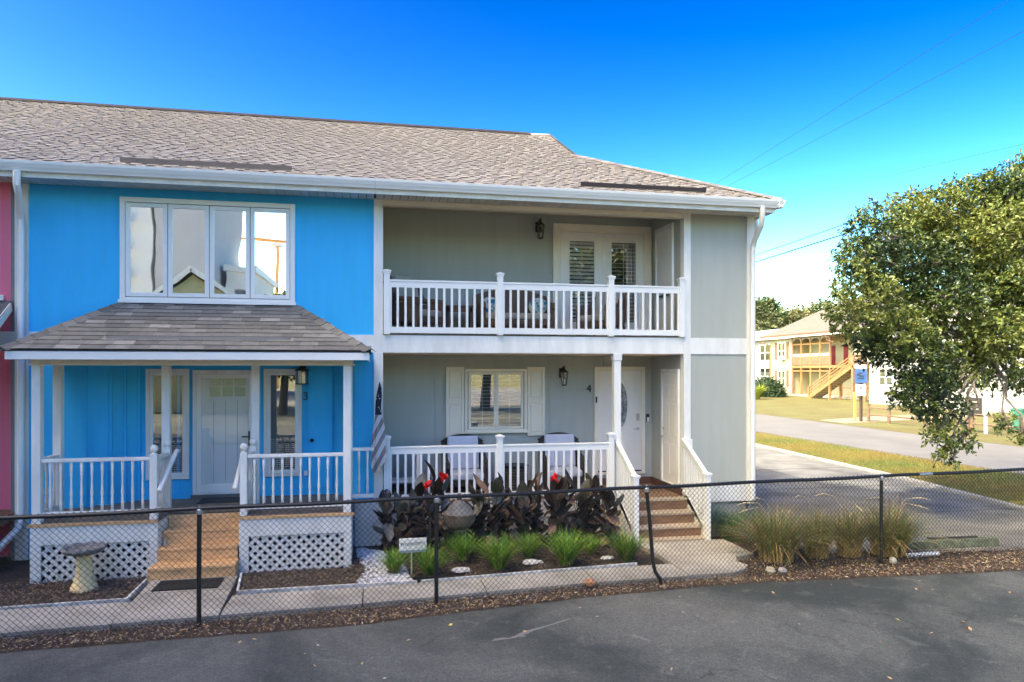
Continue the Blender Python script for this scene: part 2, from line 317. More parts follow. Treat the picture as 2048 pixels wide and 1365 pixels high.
# ================================================================ MULCH, LITTER, PEBBLES (uncountable)
def chips(name,polys,n,size,mats,weights,z0=0.,h=.03,asp=.3,kind='stuff',**kw):
    P=[]
    per=[abs(sum(p[i][0]*p[(i+1)%len(p)][1]-p[(i+1)%len(p)][0]*p[i][1] for i in range(len(p))))/2 for p in polys]; tot=sum(per)
    for p,a in zip(polys,per):
        k=int(n*a/tot); X=np.array(p); lo=X.min(0); hi=X.max(0); got=0
        while got<k:
            q=lo+(hi-lo)*rng.random((k*2,2)); ins=np.zeros(len(q),bool); j=len(p)-1
            for i in range(len(p)):
                xi,yi=p[i];xj,yj=p[j]; c=((yi>q[:,1])!=(yj>q[:,1]))&(q[:,0]<(xj-xi)*(q[:,1]-yi)/(yj-yi+1e-9)+xi); ins^=c; j=i
            q=q[ins][:k-got]; P.append(q); got+=len(q)
    P=np.concatenate(P); n=len(P); P3=np.column_stack([P,z0+h*rng.random(n)**1.5]); V,F=leaves(P3,size,asp,.5,flat=1.3)
    mi=np.repeat(rng.choice(len(mats),n,p=weights),4); me=npmesh(name,V,F,mats,mi); o=bpy.data.objects.new(name,me); COL.objects.link(o); return tag(o,kind=kind,**kw)
mulch=[M('mulch_dark',(.05,.038,.028),.95,.3,20),M('mulch_mid',(.12,.09,.065),.95,.3,20),M('mulch_pale',(.27,.20,.145),.95,.3,20),M('mulch_grey',(.19,.16,.14),.95,.3,20)]
leafm=[M('fallen_leaf_tan',(.42,.28,.15),.8,.3,20),M('fallen_leaf_rust',(.17,.075,.04),.8,.3,20),M('fallen_leaf_yellow',(.55,.44,.14),.8,.3,20),M('fallen_leaf_pale',(.50,.44,.36),.8,.3,20)]
chips('bark_mulch',[[(-9.6,9.1),(-3.05,9.42),(-3.05,10.45),(-9.6,10.5)],[(-1.7,9.45),(-.15,9.45),(.1,10.1),(-.35,11.6),(-.36,10.4),(-1.8,10.4)]],24000,.042,mulch,[.3,.33,.2,.17],label='dark brown bark mulch under the lattice of the blue porch',cat='mulch')
chips('bark_mulch',[[(.55,9.5),(3.8,9.75),(4.1,10.6),(4.1,11.75),(.1,11.75),(.3,10.6)]],9000,.045,mulch,[.55,.33,.07,.05],label='dark soil and mulch around the cannas and grass clumps',cat='mulch')
strip=[(-9,7.7),(-3.7,7.97),(-.27,8.07),(2.8,8.52),(5,8.66),(9,8.45),(13,8.3),(13,9.2),(9.3,9.5),(6.3,9.9),(5.75,9.8),(5.4,9.7),(5.3,9.35),(5.1,9.08),(4.9,8.95),(2.54,8.9),(-.3,8.6),(-4,8.38),(-9,8.05)]
chips('leaf_litter',[strip],26000,.038,mulch+leafm,[.30,.26,.10,.09,.08,.10,.03,.04],label='fallen leaves and bark scraps along the foot of the chain link fence',cat='leaf litter')
chips('bark_mulch',[[(5.75,9.9),(6.8,9.9),(6.8,11.7),(5.6,11.7),(5.75,10.9)]],3000,.045,mulch,[.55,.33,.07,.05],label='dark mulch between the steps and the corner of the grey house',cat='mulch')
chips('scattered_leaves',[[(-3,5.2),(9,5.6),(9,8.4),(2.8,8.45),(-3,7.9)]],55,.05,leafm,[.5,.1,.2,.2],z0=.0,h=.01,asp=.6,label='few dry leaves lying on the dark asphalt',cat='leaves')
# white pebbles
pb=MB(); pb.sphere((0,0,0),1,5); pv=np.array(pb.v); pf=pb.f
def pebbles(n,poly,label):
    X=np.array(poly); lo=X.min(0);hi=X.max(0); vs=[];tri=[];cnt=0
    while cnt<n:
        q=lo+(hi-lo)*rng.random(2); ins=False;j=len(poly)-1
        for i in range(len(poly)):
            xi,yi=poly[i];xj,yj=poly[j]
            if (yi>q[1])!=(yj>q[1]) and q[0]<(xj-xi)*(q[1]-yi)/(yj-yi+1e-9)+xi: ins=not ins
            j=i
        if not ins: continue
        s=.014+.018*rng.random(); a=rng.random()*6.28; c,d=math.cos(a),math.sin(a); sc3=pv*np.array([1,.7,.55])*s
        v=np.column_stack([sc3[:,0]*c-sc3[:,1]*d+q[0],sc3[:,0]*d+sc3[:,1]*c+q[1],sc3[:,2]+.005+.02*rng.random()]); b=len(vs)*len(pv)
        vs.append(v); tri+= [tuple(b+k for k in f) for f in pf]; cnt+=1
    me=bpy.data.meshes.new('white_pebbles'); me.from_pydata([tuple(p) for p in np.concatenate(vs)],[],tri); me.materials.append(M('white_pebble_stone',(.66,.66,.68),.7,.25,30))
    o=bpy.data.objects.new('white_pebbles',me); COL.objects.link(o); tag(o,label,'pebbles',kind='stuff')
pebbles(1500,[(-.25,9.5),(.5,9.5),(.42,10.3),(.1,11.2),(-.3,11.5),(-.25,10.8),(-.12,10.2)],'white pebbles between the mulch bed and the grass clumps')

# ================================================================ TOWNHOUSES
D=11.78; EY=11.2; RY=16.3; EZ=5.85; SL=(8.49-5.85)/(RY-EY); BACK=18.0
PA,PB,PC_,PD=-10.6,-5.25,0.055,6.80
ZB0,ZB1=3.15,3.44; ZS=5.68; ZDECK3=.78; ZDECK4=.60
uB=thing('blue_townhouse','bright blue two storey townhouse with white porch and number 3 beside its white door','townhouse',(-2.6,D,0),'townhouses in the row')
uG=thing('grey_townhouse','grey green two storey end townhouse with white balcony and number 4 beside its oval-glass door','townhouse',(3.4,D,0),'townhouses in the row')
uP=thing('pink_townhouse','pink and red townhouse cut off at the left edge beside the blue one','townhouse',(-7.9,D,0),'townhouses in the row')
def wallpanels(parent,x0,x1,y,z0,z1,m,wd=1.22,core=.12,first=None):
    """wall core with siding panels proud of it (joints stay open 5 mm)"""
    MB().box(x0,x1,y+.012,y+core,z0,z1).build('wall',m,parent)
    n=max(1,round((x1-x0)/wd)); st=(x1-x0)/n
    for i in range(n): MB().box(x0+i*st+(.0025 if i else 0),x0+(i+1)*st-(.0025 if i<n-1 else 0),y,y+.0115,z0,z1).build('siding_panel',m,parent)
# --- blue unit walls
BX=[(-5.25,11.78),(-4.05,11.78),(-3.66,12.15),(-.70,12.15),(-.33,11.78),(-.0,11.78)]
wallpanels(uB,PB+.12,-.02,D,ZB1-.02,ZS,blue)
MB().box(PB,PC_-.03,D+.13,BACK-.6,0,ZS+.1).build('party_core',dark,uB) if False else None
mb=MB(); 
for (a,b) in zip(BX,BX[1:]):
    d=(Vector(b)-Vector(a)).normalized(); nrm=Vector((-d.y,d.x))
    mb.add([(a[0],a[1],0),(b[0],b[1],0),(b[0],b[1],3.2),(a[0],a[1],3.2),(a[0]+nrm.x*.1,a[1]+nrm.y*.1,0),(b[0]+nrm.x*.1,b[1]+nrm.y*.1,0),(b[0]+nrm.x*.1,b[1]+nrm.y*.1,3.2),(a[0]+nrm.x*.1,a[1]+nrm.y*.1,3.2)],[(0,1,2,3),(5,4,7,6)])
    # battens over the sheet joints
mb.build('lower_wall',blue,uB)
for x in (-3.5,-3.12,-.93): MB().box(x-.02,x+.02,12.13,12.148,ZDECK3,3.1).build('batten',blue,uB)
for k in range(3):
    t=.12+.4*k; p=Vector((-4.05,11.78)).lerp(Vector((-3.66,12.15)),t); MB().box(p.x-.015,p.x+.015,p.y-.03,p.y+.02,ZDECK3,3.1).build('batten',blue,uB)
for x in (-4.75,-4.35): MB().box(x-.02,x+.02,11.762,11.778,ZDECK3,3.1).build('batten',blue,uB)
MB().box(-3.66,-.7,12.125,12.148,ZDECK3,ZDECK3+.07).build('base_board',blue,uB)
MB().box(PB+.12,-.02,D-.025,D+.1,ZB0,ZB1).build('band_board',white,uB)
# solid back volumes so that no light leaks
MB().box(PB,PC_-.06,BACK-.2,BACK,0,ZS).build('back_wall',blue,uB); MB().box(PB+.0,PB+.02,D+.13,BACK-.21,0,ZS).build('party_wall',dark,uB)
# --- corner boards
MB().box(PB-.06,PB+.12,D-.035,D+.08,0,ZS).build('corner_board',white,uB)
MB().box(-.02,.13,D-.04,D+.1,0,ZS+.02).build('corner_board',white,uG)
# --- pink unit
wallpanels(uP,PA,PB-.12,D,ZB1-.02,ZS,pink); MB().box(PA,PB-.06,D-.02,D+.1,ZB0,ZB1).build('band_board',white,uP)
MB().box(PA,PB-.061,D+.25,D+.4,0,3.2).build('lower_wall',pink,uP)
MB().box(PB-.12,PB-.061,D-.015,D+.2,0,ZS).build('corner_board',greytrim,uP)
MB().box(PA,PB-.06,10.6,D+.24,.6,.72).build('deck',woodt,uP); MB().box(PA,PB-.16,10.53,10.6,.42,.74).build('deck_fascia',white,uP)
MB().box(PB-.30,PB-.2,10.6,10.7,.72,1.62).build('rail_post',greytrim,uP)
r_=node('porch_railing',uP,(-7,10.62,.72)); MB().box(PA,PB-.32,10.62,10.68,1.56,1.63).build('top_rail',white,r_); MB().box(PA,PB-.32,10.62,10.68,.84,.90).build('bottom_rail',white,r_)
pr=MB(); pr.add([(-10.3,10.2,3.10),(-5.95,10.2,3.10),(-5.45,11.78,3.92),(-10,11.78,3.92),(-10.3,10.2,3.02),(-5.95,10.2,3.02),(-5.45,11.78,3.84),(-10,11.78,3.84)],[(0,1,2,3),(1,5,6,2),(4,5,1,0),(7,6,5,4)])
# pink porch roof with its own hip
po=node('porch_roof',uP,(-7.9,11,3.1))
rb=MB(); rb.add([(-10.3,10.2,3.13),(-5.05,10.2,3.13),(-5.34,11.77,3.9),(-9.4,11.77,3.9),(-10.3,10.2,3.11),(-5.05,10.2,3.11),(-5.34,11.77,3.88),(-9.4,11.77,3.88)],[(0,1,2,3),(7,6,5,4),(1,5,6,2)]); MB().obox((-5.06,10.2,3.06),(-5.34,11.7,3.80),.03,.12,(1,.2,0)).build('rake_board',white,po)
rb.build('roof_deck',spm[0],po); MB().box(-10.3,-5.10,10.2,10.24,3.0,3.105).build('fascia',white,po)
MB().box(-9.7,-5.45,D-.06,D-.022,3.9,3.98).build('window_sill',white,uP)
MB().box(PA,PB-.35,10.6,10.66,2.9,3.0).build('porch_beam',cream,uP)

# --- shingled slopes
def wedge_mesh(name,h,t,mats):
    mb=MB(); mb.add([(-.5,0,0),(.5,0,0),(.5,0,t),(-.5,0,t),(-.5,h,0),(.5,h,0),(.5,h,t*.25),(-.5,h,t*.25)],[(3,2,6,7),(0,3,7,4),(2,1,5,6)],0)
    mb.add([(-.5,0,0),(.5,0,0),(.5,0,t),(-.5,0,t)],[(0,1,2,3)],1); return mb.mesh(name,mats)
def slope(part,P0,U,V,Lu,Lv,clip,expo,wmin,wmax,gap,mats,edge,thick,nmax,mdl,basemi=1,laminated=True):
    """P0 eave start, U along the eave, V up the slope; clip(v)->(u0,u1)"""
    U=Vector(U).normalized();V=Vector(V).normalized();Nn=U.cross(V).normalized(); rot=Matrix((U,V,Nn)).transposed().to_euler(); P0=Vector(P0)
    meshes=[wedge_mesh('shingle',expo*1.08,thick,[m,edge]) for m in mats]
    vs=[];fs=[];mi=[];cnt=0
    base=MB()
    k=int(Lv/expo)+1
    for c in range(k):
        v0=c*expo; v1=min(v0+expo*1.05,Lv)
        if v0>=Lv-.02: break
        a,b=clip(v0); a2,b2=clip(v1)
        if b-a<.05: break
        # course strip: thin, dark butt
        q=[P0+U*a+V*v0+Nn*.004,P0+U*b+V*v0+Nn*.004,P0+U*b2+V*v1+Nn*.0012,P0+U*a2+V*v1+Nn*.0012,P0+U*a+V*v0,P0+U*b+V*v0]
        mm=basemi
        base.add(q,[(0,1,2,3)],mm); base.add(q,[(4,5,1,0)],len(mats))
        u=a+random.uniform(-wmax,0)
        while u<b:
            wd=random.uniform(wmin,wmax); u0=max(u,a); u1=min(u+wd,b)
            # trim by the upper edge of the course at hips
            m_=(u0+u1)/2
            if u1-u0>.03 and m_>a2-.02 and m_<b2+.02:
                j=random.choices(range(len(mats)),weights=mdl)[0]
                if cnt<nmax:
                    o=place('shingle',meshes[j],part,P0+U*((u0+u1)/2)+V*v0+Nn*.0045,rot,(u1-u0,1,1)); cnt+=1
                else:
                    M_=[P0+U*u0+V*v0,P0+U*u1+V*v0,P0+U*u1+V*(v0+expo*1.08),P0+U*u0+V*(v0+expo*1.08)]; bb=len(vs)
                    vs+= [M_[0]+Nn*.0045,M_[1]+Nn*.0045,M_[0]+Nn*(thick+.0045),M_[1]+Nn*(thick+.0045),M_[3]+Nn*(thick*.25+.0045),M_[2]+Nn*(thick*.25+.0045)]
                    fs+=[(bb+2,bb+3,bb+5,bb+4),(bb,bb+1,bb+3,bb+2),(bb,bb+2,bb+4),(bb+1,bb+5,bb+3)]; mi+=[j,len(mats),j,j]
            u+=wd+(random.uniform(*gap) if laminated else .006)
    base.build('shingle_underlay',list(mats)+[edge],part)
    if vs:
        s=MB(); s.v=[tuple(p) for p in vs]; s.f=fs; s.m=mi; s.build('shingle_field',list(mats)+[edge],part,kind='stuff')
Vs=Vector((0,RY-EY,8.49-EZ)); LV=Vs.length; Vn=Vs.normalized()
def vy(v): return EY+Vn.y*v
XE=7.02; GX=4.08
def clipG(v):
    y=vy(v); z=EZ+Vn.z*v
    if y<=14.03: return (0.0,(XE-(y-EY)*(XE-GX)/(14.03-EY))-0.0)
    return (0.0,GX)
for u,x0,x1 in ((uB,PB,0.0),(uG,0,0),(uP,-12.5,PB)):
    rf=node('roof',u,((x0+x1)/2,EY,EZ))
    if u is uG: slope(rf,(0,EY,EZ),(1,0,0),Vn,7,LV,clipG,.118,.10,.23,(.05,.14),shm,shedge,.011,290,(5,3,3),1)
    else: slope(rf,(x0,EY,EZ),(1,0,0),Vn,x1-x0,LV,lambda v,L=x1-x0:(0,L),.118,.10,.23,(.05,.14),shm,shedge,.011,290 if u is uB else 120,(5,3,3),1)
    # roof sheathing under the shingles, rear slope
    xa,xb=(x0,x1) if u is not uG else (0,GX)
    mb=MB(); mb.add([(xa,EY+.02,EZ-.03),(xb,EY+.02,EZ-.03),(xb,RY,8.46),(xa,RY,8.46),(xb,BACK,EZ-.03),(xa,BACK,EZ-.03)],[(0,1,2,3),(3,2,4,5)],0)
    if u is uG:
        mb.add([(GX,EY+.02,EZ-.03),(XE,EY+.02,EZ-.03),(GX,14.03,7.29)],[(0,1,2)],0)
        mb.add([(XE,EY,EZ-.03),(XE,BACK,EZ-.03),(GX,17.0,7.29),(GX,14.03,7.29)],[(0,1,2,3)],0)
        mb.add([(XE,BACK,EZ-.03),(GX,BACK,EZ-.03),(GX,17.0,7.29)],[(0,1,2)],0)
        mb.add([(GX-.1,14.03,7.25),(GX-.1,17.0,7.25),(GX-.1,RY,8.42)],[(0,1,2)],0)
    mb.build('roof_sheathing',shm[1],rf)
    # ridge vent
    rx=xb if u is not uG else 3.62
    MB().extrude([(-.17,-.07),(.17,-.07),(.0,.035)],(xa+.002,RY,8.50),(rx,RY,8.50),(0,1,0)).build('ridge_vent',M('dark_ridge_vent',(.05,.04,.035),.9,.2,10,bump=.4),rf)
    # ceiling slab against leaks
    MB().box(xa,(xb if u is not uG else XE-.15),EY+.5,BACK,5.92,5.94).build('attic_floor',dark,rf) if u is not uG else None
    if u is uG: RG=rf
# ridge caps between the vent's end and the gable rake, hip caps
for i in range(3): MB().extrude([(-.15,-.07),(.15,-.07),(.14,-.055),(0,.012),(-.14,-.055)],(3.63+.15*i,RY,8.50+.004*i),(3.80+.15*i,RY,8.505+.004*i),(0,1,0)).build('ridge_cap',shm[0],RG)
hp0=Vector((GX,14.03,EZ+Vn.z*((14.03-EY)/Vn.y)));hp1=Vector((XE+.02,EY-.02,EZ)); n=26
for i in range(n):
    a=hp1.lerp(hp0,i/n)+Vector((0,0,.022)); b=hp1.lerp(hp0,(i+1.2)/n)+Vector((0,0,.012)); 
    MB().extrude([(-.14,-.045),(0,.018),(.14,-.045),(0,.0)],a,b,(1,1,0),0).build('hip_cap',[shm[i%3]],RG)
MB().obox(Vector((GX+.01,14.03,hp0.z+.0)),Vector((GX+.01,RY,8.5)),.03,.07,(1,0,0)).build('rake_edge',M('dark_drip_edge',(.10,.09,.08),.7),RG)
# rain diverters
div=M('brown_metal_diverter',(.22,.17,.14),.5,.1,4); dvd=M('dark_bronze_diverter',(.04,.03,.027),.5,.1,4)
for (p,x0,x1,m_) in ((uB,-3.75,-1.28,div),(uG,3.42,5.72,dvd)):
    mb=MB(); yy=11.42; zz=EZ+(yy-EY)*SL+.012; mb.add([(x0,yy,zz),(x1,yy+.02,zz+.01),(x1,yy+.005,zz+.085),(x0,yy-.015,zz+.075),(x0,yy+.012,zz+.003),(x1,yy+.032,zz+.013),(x1,yy+.012,zz+.088),(x0,yy-.008,zz+.078)],[(0,1,2,3),(5,4,7,6),(3,2,6,7),(0,3,7,4),(1,5,6,2)]); mb.build('rain_diverter',m_,p)
# --- eaves: fascia, gutter, soffit boards
GP=[(0,0),(.07,0),(.085,.03),(.10,.05),(.125,.10),(.13,.135),(.115,.135),(.108,.105),(.085,.055),(.07,.02),(.012,.012),(.012,.12),(0,.12)]
for (u,x0,x1,sm_) in ((uB,PB,0.0,aqua_soff),(uG,0.003,6.88,soff),(uP,-12.5,PB-.003,soff)):
    MB().box(x0,x1,EY,EY+.025,5.63,5.82).build('fascia_board',white,u)
    MB().extrude([(-a,b) for a,b in GP],(x0,EY-.002,5.70),(x1+(.14 if u is uG else 0),EY-.002,5.70),(0,1,0)).build('gutter',vinyl,u)
    n=int((x1-x0)/.128); st=(x1-x0-.02)/n; yb=D-.041
    mb=MB(); mb.box(-st/2+.005,st/2-.005,0,1,0,.012); me=mb.mesh('soffit_board',sm_)
    for i in range(n): 
        xx=x0+.01+st*(i+.5); place('soffit_board',me,u,(xx,EY+.026,ZS-.012),(0,0,0),(1,yb-EY-.026,1))
    MB().box(x0,x1,EY+.03,yb+.2,ZS+.004,ZS+.012).build('soffit_backing',dark,u)
MB().box(6.88,6.905,EY,BACK,5.63,5.82).build('fascia_board',white,uG)
MB().extrude([(a,b) for a,b in GP],(6.907,EY-.13,5.70),(6.907,BACK,5.70),(1,0,0)).build('gutter',vinyl,uG)
MB().box(6.80,6.88,D+.1,BACK,ZS-.01,ZS).build('soffit_strip',soff,uG); MB().box(6.78,6.88,EY+.03,D+.1,ZS-.011,ZS-.001).build('soffit_strip',soff,uG)
# hip corner closing under roof
# --- grey unit shell
SW=5.44
wallpanels(uG,SW+.14,PD-.12,D,.80,ZS,grey); MB().box(SW+.13,PD-.12,D-.025,D+.1,ZB0,ZB1).build('band_board',white,uG)
MB().box(SW+.13,PD+.02,D-.02,D+.1,.47,.80).build('skirt_board',white,uG); MB().box(SW+.2,PD-.1,D+.05,D+.2,-.1,.47).build('foundation',conc,uG)
MB().box(SW,SW+.13,D-.045,D+.1,.47,ZS+.02).build('corner_board',white,uG)
MB().box(PD-.12,PD+.03,D-.04,D+.08,.47,ZS).build('corner_board',white,uG)
wy=MB().box(PD-.02,PD+.01,D+.081,BACK-.4,.3,ZS).build('side_wall',grey,uG)
RB=13.24
MB().box(.13,SW,D-.03,D+.12,ZB0,ZB1).build('band_board',white,uG)
MB().box(.13,SW,D-.03,D+.12,5.60,5.73).build('header_beam',cream,uG)
wallpanels(uG,.0,SW+.1,RB,ZDECK4+.13,3.13,grey,1.2); wallpanels(uG,.0,SW+.1,RB,3.44,5.9,grey,1.2)
# recess side walls
for z0,z1 in ((ZDECK4,3.13),(3.40,5.9)):
    MB().box(SW+.003,SW+.12,D+.10,RB-.001,z0+(.13 if z0<1 else 0),z1).build('recess_wall',grey,uG); MB().box(.0,.125,D+.10,RB-.001,z0,z1).build('recess_wall',grey,uG)
cl=M('tan_porch_ceiling',(.78,.60,.42),.6,.08,2)
for z in (3.135,5.88): MB().box(.0,SW+.1,D+.12,RB+.1,z,z+.02).build('ceiling',cl,uG)
MB().box(SW+.002,SW+.06,RB-.05,RB-.001,ZDECK4+.13,3.13).build('inside_corner_trim',grey,uG)
MB().box(.0,SW+.1,RB+.13,BACK-.4,0,6.0).build('interior_mass',dark,uG); MB().box(SW+.15,PD-.03,D+.15,BACK-.4,.0,5.95).build('closet_mass',dark,uG)
MB().box(PB+.03,-.03,12.4,BACK-.4,0,6.0).build('interior_mass',dark,uB); MB().box(PB+.03,-.03,D+.14,12.4,3.2,6.0).build('interior_mass',dark,uB)
# floors
bd=M('red_brown_base_board',(.12,.06,.04),.7,.2,5)
MB().box(.1,SW,RB-.03,RB+.012,ZDECK4,ZDECK4+.125).build('base_board',bd,uG); MB().box(SW-.03,SW+.002,D+.0,RB-.03,ZDECK4,ZDECK4+.125).build('base_board',bd,uG)
dk=node('lower_deck',uG,(2.8,12.4,ZDECK4)); n=10; st=(RB-.03-(D-.05))/n
for i in range(n): MB().box(.13,SW,D-.05+i*st+.003,D-.05+(i+1)*st-.003,ZDECK4-.03,ZDECK4).build('deck_board',woodt,dk)
ud=node('balcony_floor',uG,(2.8,12.4,3.45)); n=10; st=(RB-.003-(D+.0))/n
for i in range(n): MB().box(.13,SW,D-.02+i*st+.003,D-.02+(i+1)*st-.003,ZB1+.005,ZB1+.03).build('deck_board',deckg,ud)
MB().box(.0,SW+.1,D+.125,RB+.1,3.16,3.43).build('floor_structure',dark,uG)
MB().box(.13,4.2,D-.06,D-.02,.34,.635).build('deck_fascia',white,uG)
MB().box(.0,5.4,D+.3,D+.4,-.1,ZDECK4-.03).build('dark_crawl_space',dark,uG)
# porch column
pc=node('porch_column',uG,(4.19,D+.02,ZDECK4)); MB().box(4.13,4.26,D-.03,D+.10,ZDECK4,ZB0).build('column_shaft',white,pc,bevel=.004); MB().box(4.115,4.275,D-.045,D+.115,ZB0-.12,ZB0-.001).build('column_cap',white,pc,bevel=.006)
# white square lattice under the porch
lt=node('square_lattice',uG,(1.2,D,0.1))
MB().box(.14,4.1,D+.03,D+.04,-.1,.34).build('lattice_backing',dark,lt) if False else None
for i in range(31): x=.06+i*.135; MB().box(x-.035,x+.035,D-.035,D-.027,-.12,.335).build('lattice_slat',white,lt)
for i in range(4): z=-.11+i*.135; MB().box(-.3,4.1,D-.026,D-.018,z-.035,z+.035).build('lattice_slat',white,lt)
MB().box(-.33,.13,D-.05,D-.02,.34,.72).build('skirt_board',white,uB); MB().box(-.33,-.0,D-.034,D-.027,-.12,.335).build('lattice_side',white,uB)
# --- railings of the grey unit
def capost(parent,x,y,z0,z1,w=.1):
    p=node('rail_post',parent,(x,y,z0)); MB().box(x-w/2,x+w/2,y-w/2,y+w/2,z0,z1-.05).build('post_shaft',vinyl,p,bevel=.003)
    mb=MB(); e=w/2; mb.box(x-e-.012,x+e+.012,y-e-.012,y+e+.012,z1-.075,z1-.05); mb.box(x-e-.022,x+e+.022,y-e-.022,y+e+.022,z1-.05,z1-.03)
    mb.add([(x-e-.022,y-e-.022,z1-.03),(x+e+.022,y-e-.022,z1-.03),(x+e+.022,y+e+.022,z1-.03),(x-e-.022,y+e+.022,z1-.03),(x,y,z1)],[(0,1,4),(1,2,4),(2,3,4),(3,0,4)]); mb.build('post_cap',vinyl,p)
balm=MB().box(-.019,.019,-.019,.019,0,1).mesh('baluster',vinyl)
def sqrail(parent,x0,x1,y,zt,zb):
    r=node('railing',parent,((x0+x1)/2,y,zb)); MB().box(x0,x1,y-.035,y+.035,zt-.03,zt).build('hand_rail',vinyl,r,bevel=.004); MB().box(x0,x1,y-.02,y+.02,zt-.125,zt-.03).build('top_rail',vinyl,r)
    MB().box(x0,x1,y-.022,y+.022,zb,zb+.10).build('bottom_rail',vinyl,r); n=round((x1-x0)/.131); st=(x1-x0)/n
    for i in range(0,n+1):
        xx=x0+st*i; xx=min(max(xx,x0+.012),x1-.012) if i in (0,n) else xx
        place('baluster',balm,r,(xx,y,zb+.10),(0,0,0),(1,1,zt-.125-zb-.10))
for x in (.19,2.075,4.05): capost(uG,x,D-.09,ZDECK4+.0,1.78 if x>.2 else 1.80)
sqrail(uG,.24,2.025,D-.09,1.60,.70); sqrail(uG,2.125,4.0,D-.09,1.60,.70)
UY=D-.02
for x in (.19,2.085,4.06,5.39): capost(uG,x,UY-.03,3.45,4.53)
sqrail(uG,.24,2.035,UY-.03,4.355,3.475); sqrail(uG,2.135,4.01,UY-.03,4.355,3.475); sqrail(uG,4.11,5.34,UY-.03,4.355,3.475)
# --- steps of the grey unit
sg=node('front_steps',uG,(4.8,11.2,0))
MB().box(4.2,5.42,D-.09,D-.051,ZDECK4-.2,ZDECK4-.031).build('riser',woodt,sg)
ny=[11.50,11.22,10.98,10.80]; nz=[ZDECK4,.415,.235,.07]
MB().box(4.2,5.40,11.50,D-.052,ZDECK4-.03,ZDECK4-.001).build('tread',woodg,sg)
for i in range(4):
    if i: MB().box(4.2,5.40,ny[i],ny[i-1]+.03,nz[i]-.035,nz[i]).build('tread',woodg,sg,bevel=.006)
    zlo=nz[i+1] if i<3 else -.03
    if i<3: MB().box(4.2,5.40,ny[i]+.02,ny[i]+.045,zlo,nz[i]-.036).build('riser',woodt,sg)
for x in (4.17,5.43):
    mb=MB(); pf=[(D-.06,ZDECK4+.02),(D-.06,.12),(11.5,-.02),(10.85,-.02),(10.85,.16),(11.52,ZDECK4+.04)]
    n=len(pf); mb.add([(x-.02,a,b) for a,b in pf]+[(x+.02,a,b) for a,b in pf],[tuple(range(n)),tuple(range(2*n-1,n-1,-1))]+[(i,n+i,n+(i+1)%n,(i+1)%n) for i in range(n)]); mb.build('stringer',white,sg)
    capost(sg if False else uG,x,10.82,-.02,1.17,.09)
    sr=node('stair_railing',uG,(x,11.3,.9)); MB().obox((x,11.74,1.63),(x,10.86,1.13),.075,.035,(1,0,0)).build('hand_rail',vinyl,sr,bevel=.004); MB().obox((x,11.74,1.565),(x,10.86,1.065),.04,.09,(1,0,0)).build('top_rail',vinyl,sr)
    MB().obox((x,11.74,.70),(x,10.86,.20),.04,.09,(1,0,0)).build('bottom_rail',vinyl,sr)
    for i in range(8):
        y=11.70-.10*i; zt=1.63-(11.74-y)*.568; MB().box(x-.019,x+.019,y-.019,y+.019,zt-.93,zt-.08).build('baluster',vinyl,sr)
MB().box(5.47,5.57,D-.12,D-.05,ZDECK4,1.62).build('wall_post',vinyl,uG)
# --- downspouts
def dspout(parent,pts,wd=.095): MB().tube(pts,wd/2,10).build('downspout',vinyl,parent,smooth=True)
dspout(uG,[(6.62,EY-.08,5.69),(6.62,EY-.07,5.50),(6.66,EY+.05,5.38),(6.73,11.55,5.22),(6.75,11.66,5.12),(6.75,11.67,4.9),(6.75,11.67,.50)])
dspout(uG,[(7.0,12.0,5.69),(7.0,12.0,5.42),(6.97,11.96,5.32),(6.83,11.76,5.14),(6.77,11.69,5.08)],.085)
dspout(uB,[(-5.00,EY-.08,5.69),(-5.00,EY-.08,5.50),(-5.03,EY+.04,5.40),(-5.16,11.55,5.22),(-5.19,11.66,5.12),(-5.19,11.67,4.9),(-5.19,11.66,.62),(-5.2,11.6,.5),(-5.35,10.6,.06),(-5.4,10.35,.04)],.10)
MB().tube([(-5.4,10.36,.04),(-5.5,9.9,.03)],.06,8).build('drain_pipe',black,uB)
# ================================================================ BLUE PORCH
blindw=M('white_blind_slat',(.78,.77,.73),.6,.04,3)
gl_up=glassy('upper_window_glass',(.97,.97,1.0),.86,wave=.07)
gl=glassy('window_glass',(.95,.95,.95),.24,wave=.012); gl_door=glassy('storm_door_glass',(.95,.95,.95),.07,wave=.01)
curt=M('sheer_white_curtain',(.6,.6,.58),.8,.1,3)
FX0,FX1,FYP=-4.56,-.34,10.50
dp=node('porch_deck',uB,(-2.5,11.2,ZDECK3))
def deckboard(x0,x1,y0,y1): MB().box(x0,x1,y0,y1,ZDECK3-.035,ZDECK3).build('deck_board',deckg,dp)
yy=FYP; k=0
while yy<12.1:
    y1=min(yy+.14,12.13)
    if yy<10.98:
        deckboard(FX0-.02,-2.965,yy+.003,y1-.002); deckboard(-1.895,FX1+.02,yy+.003,y1-.002)
    else: deckboard(FX0-.02 if yy<11.6 else -4.2,FX1+.02 if yy<11.6 else -.36,yy+.003,y1-.002)
    yy+=.14
for x0,x1 in ((FX0-.02,-2.96),(-1.90,FX1+.04)): MB().box(x0,x1,FYP-.03,FYP+.001,ZDECK3-.04,ZDECK3-.002).build('deck_edge_board',cedar,dp)
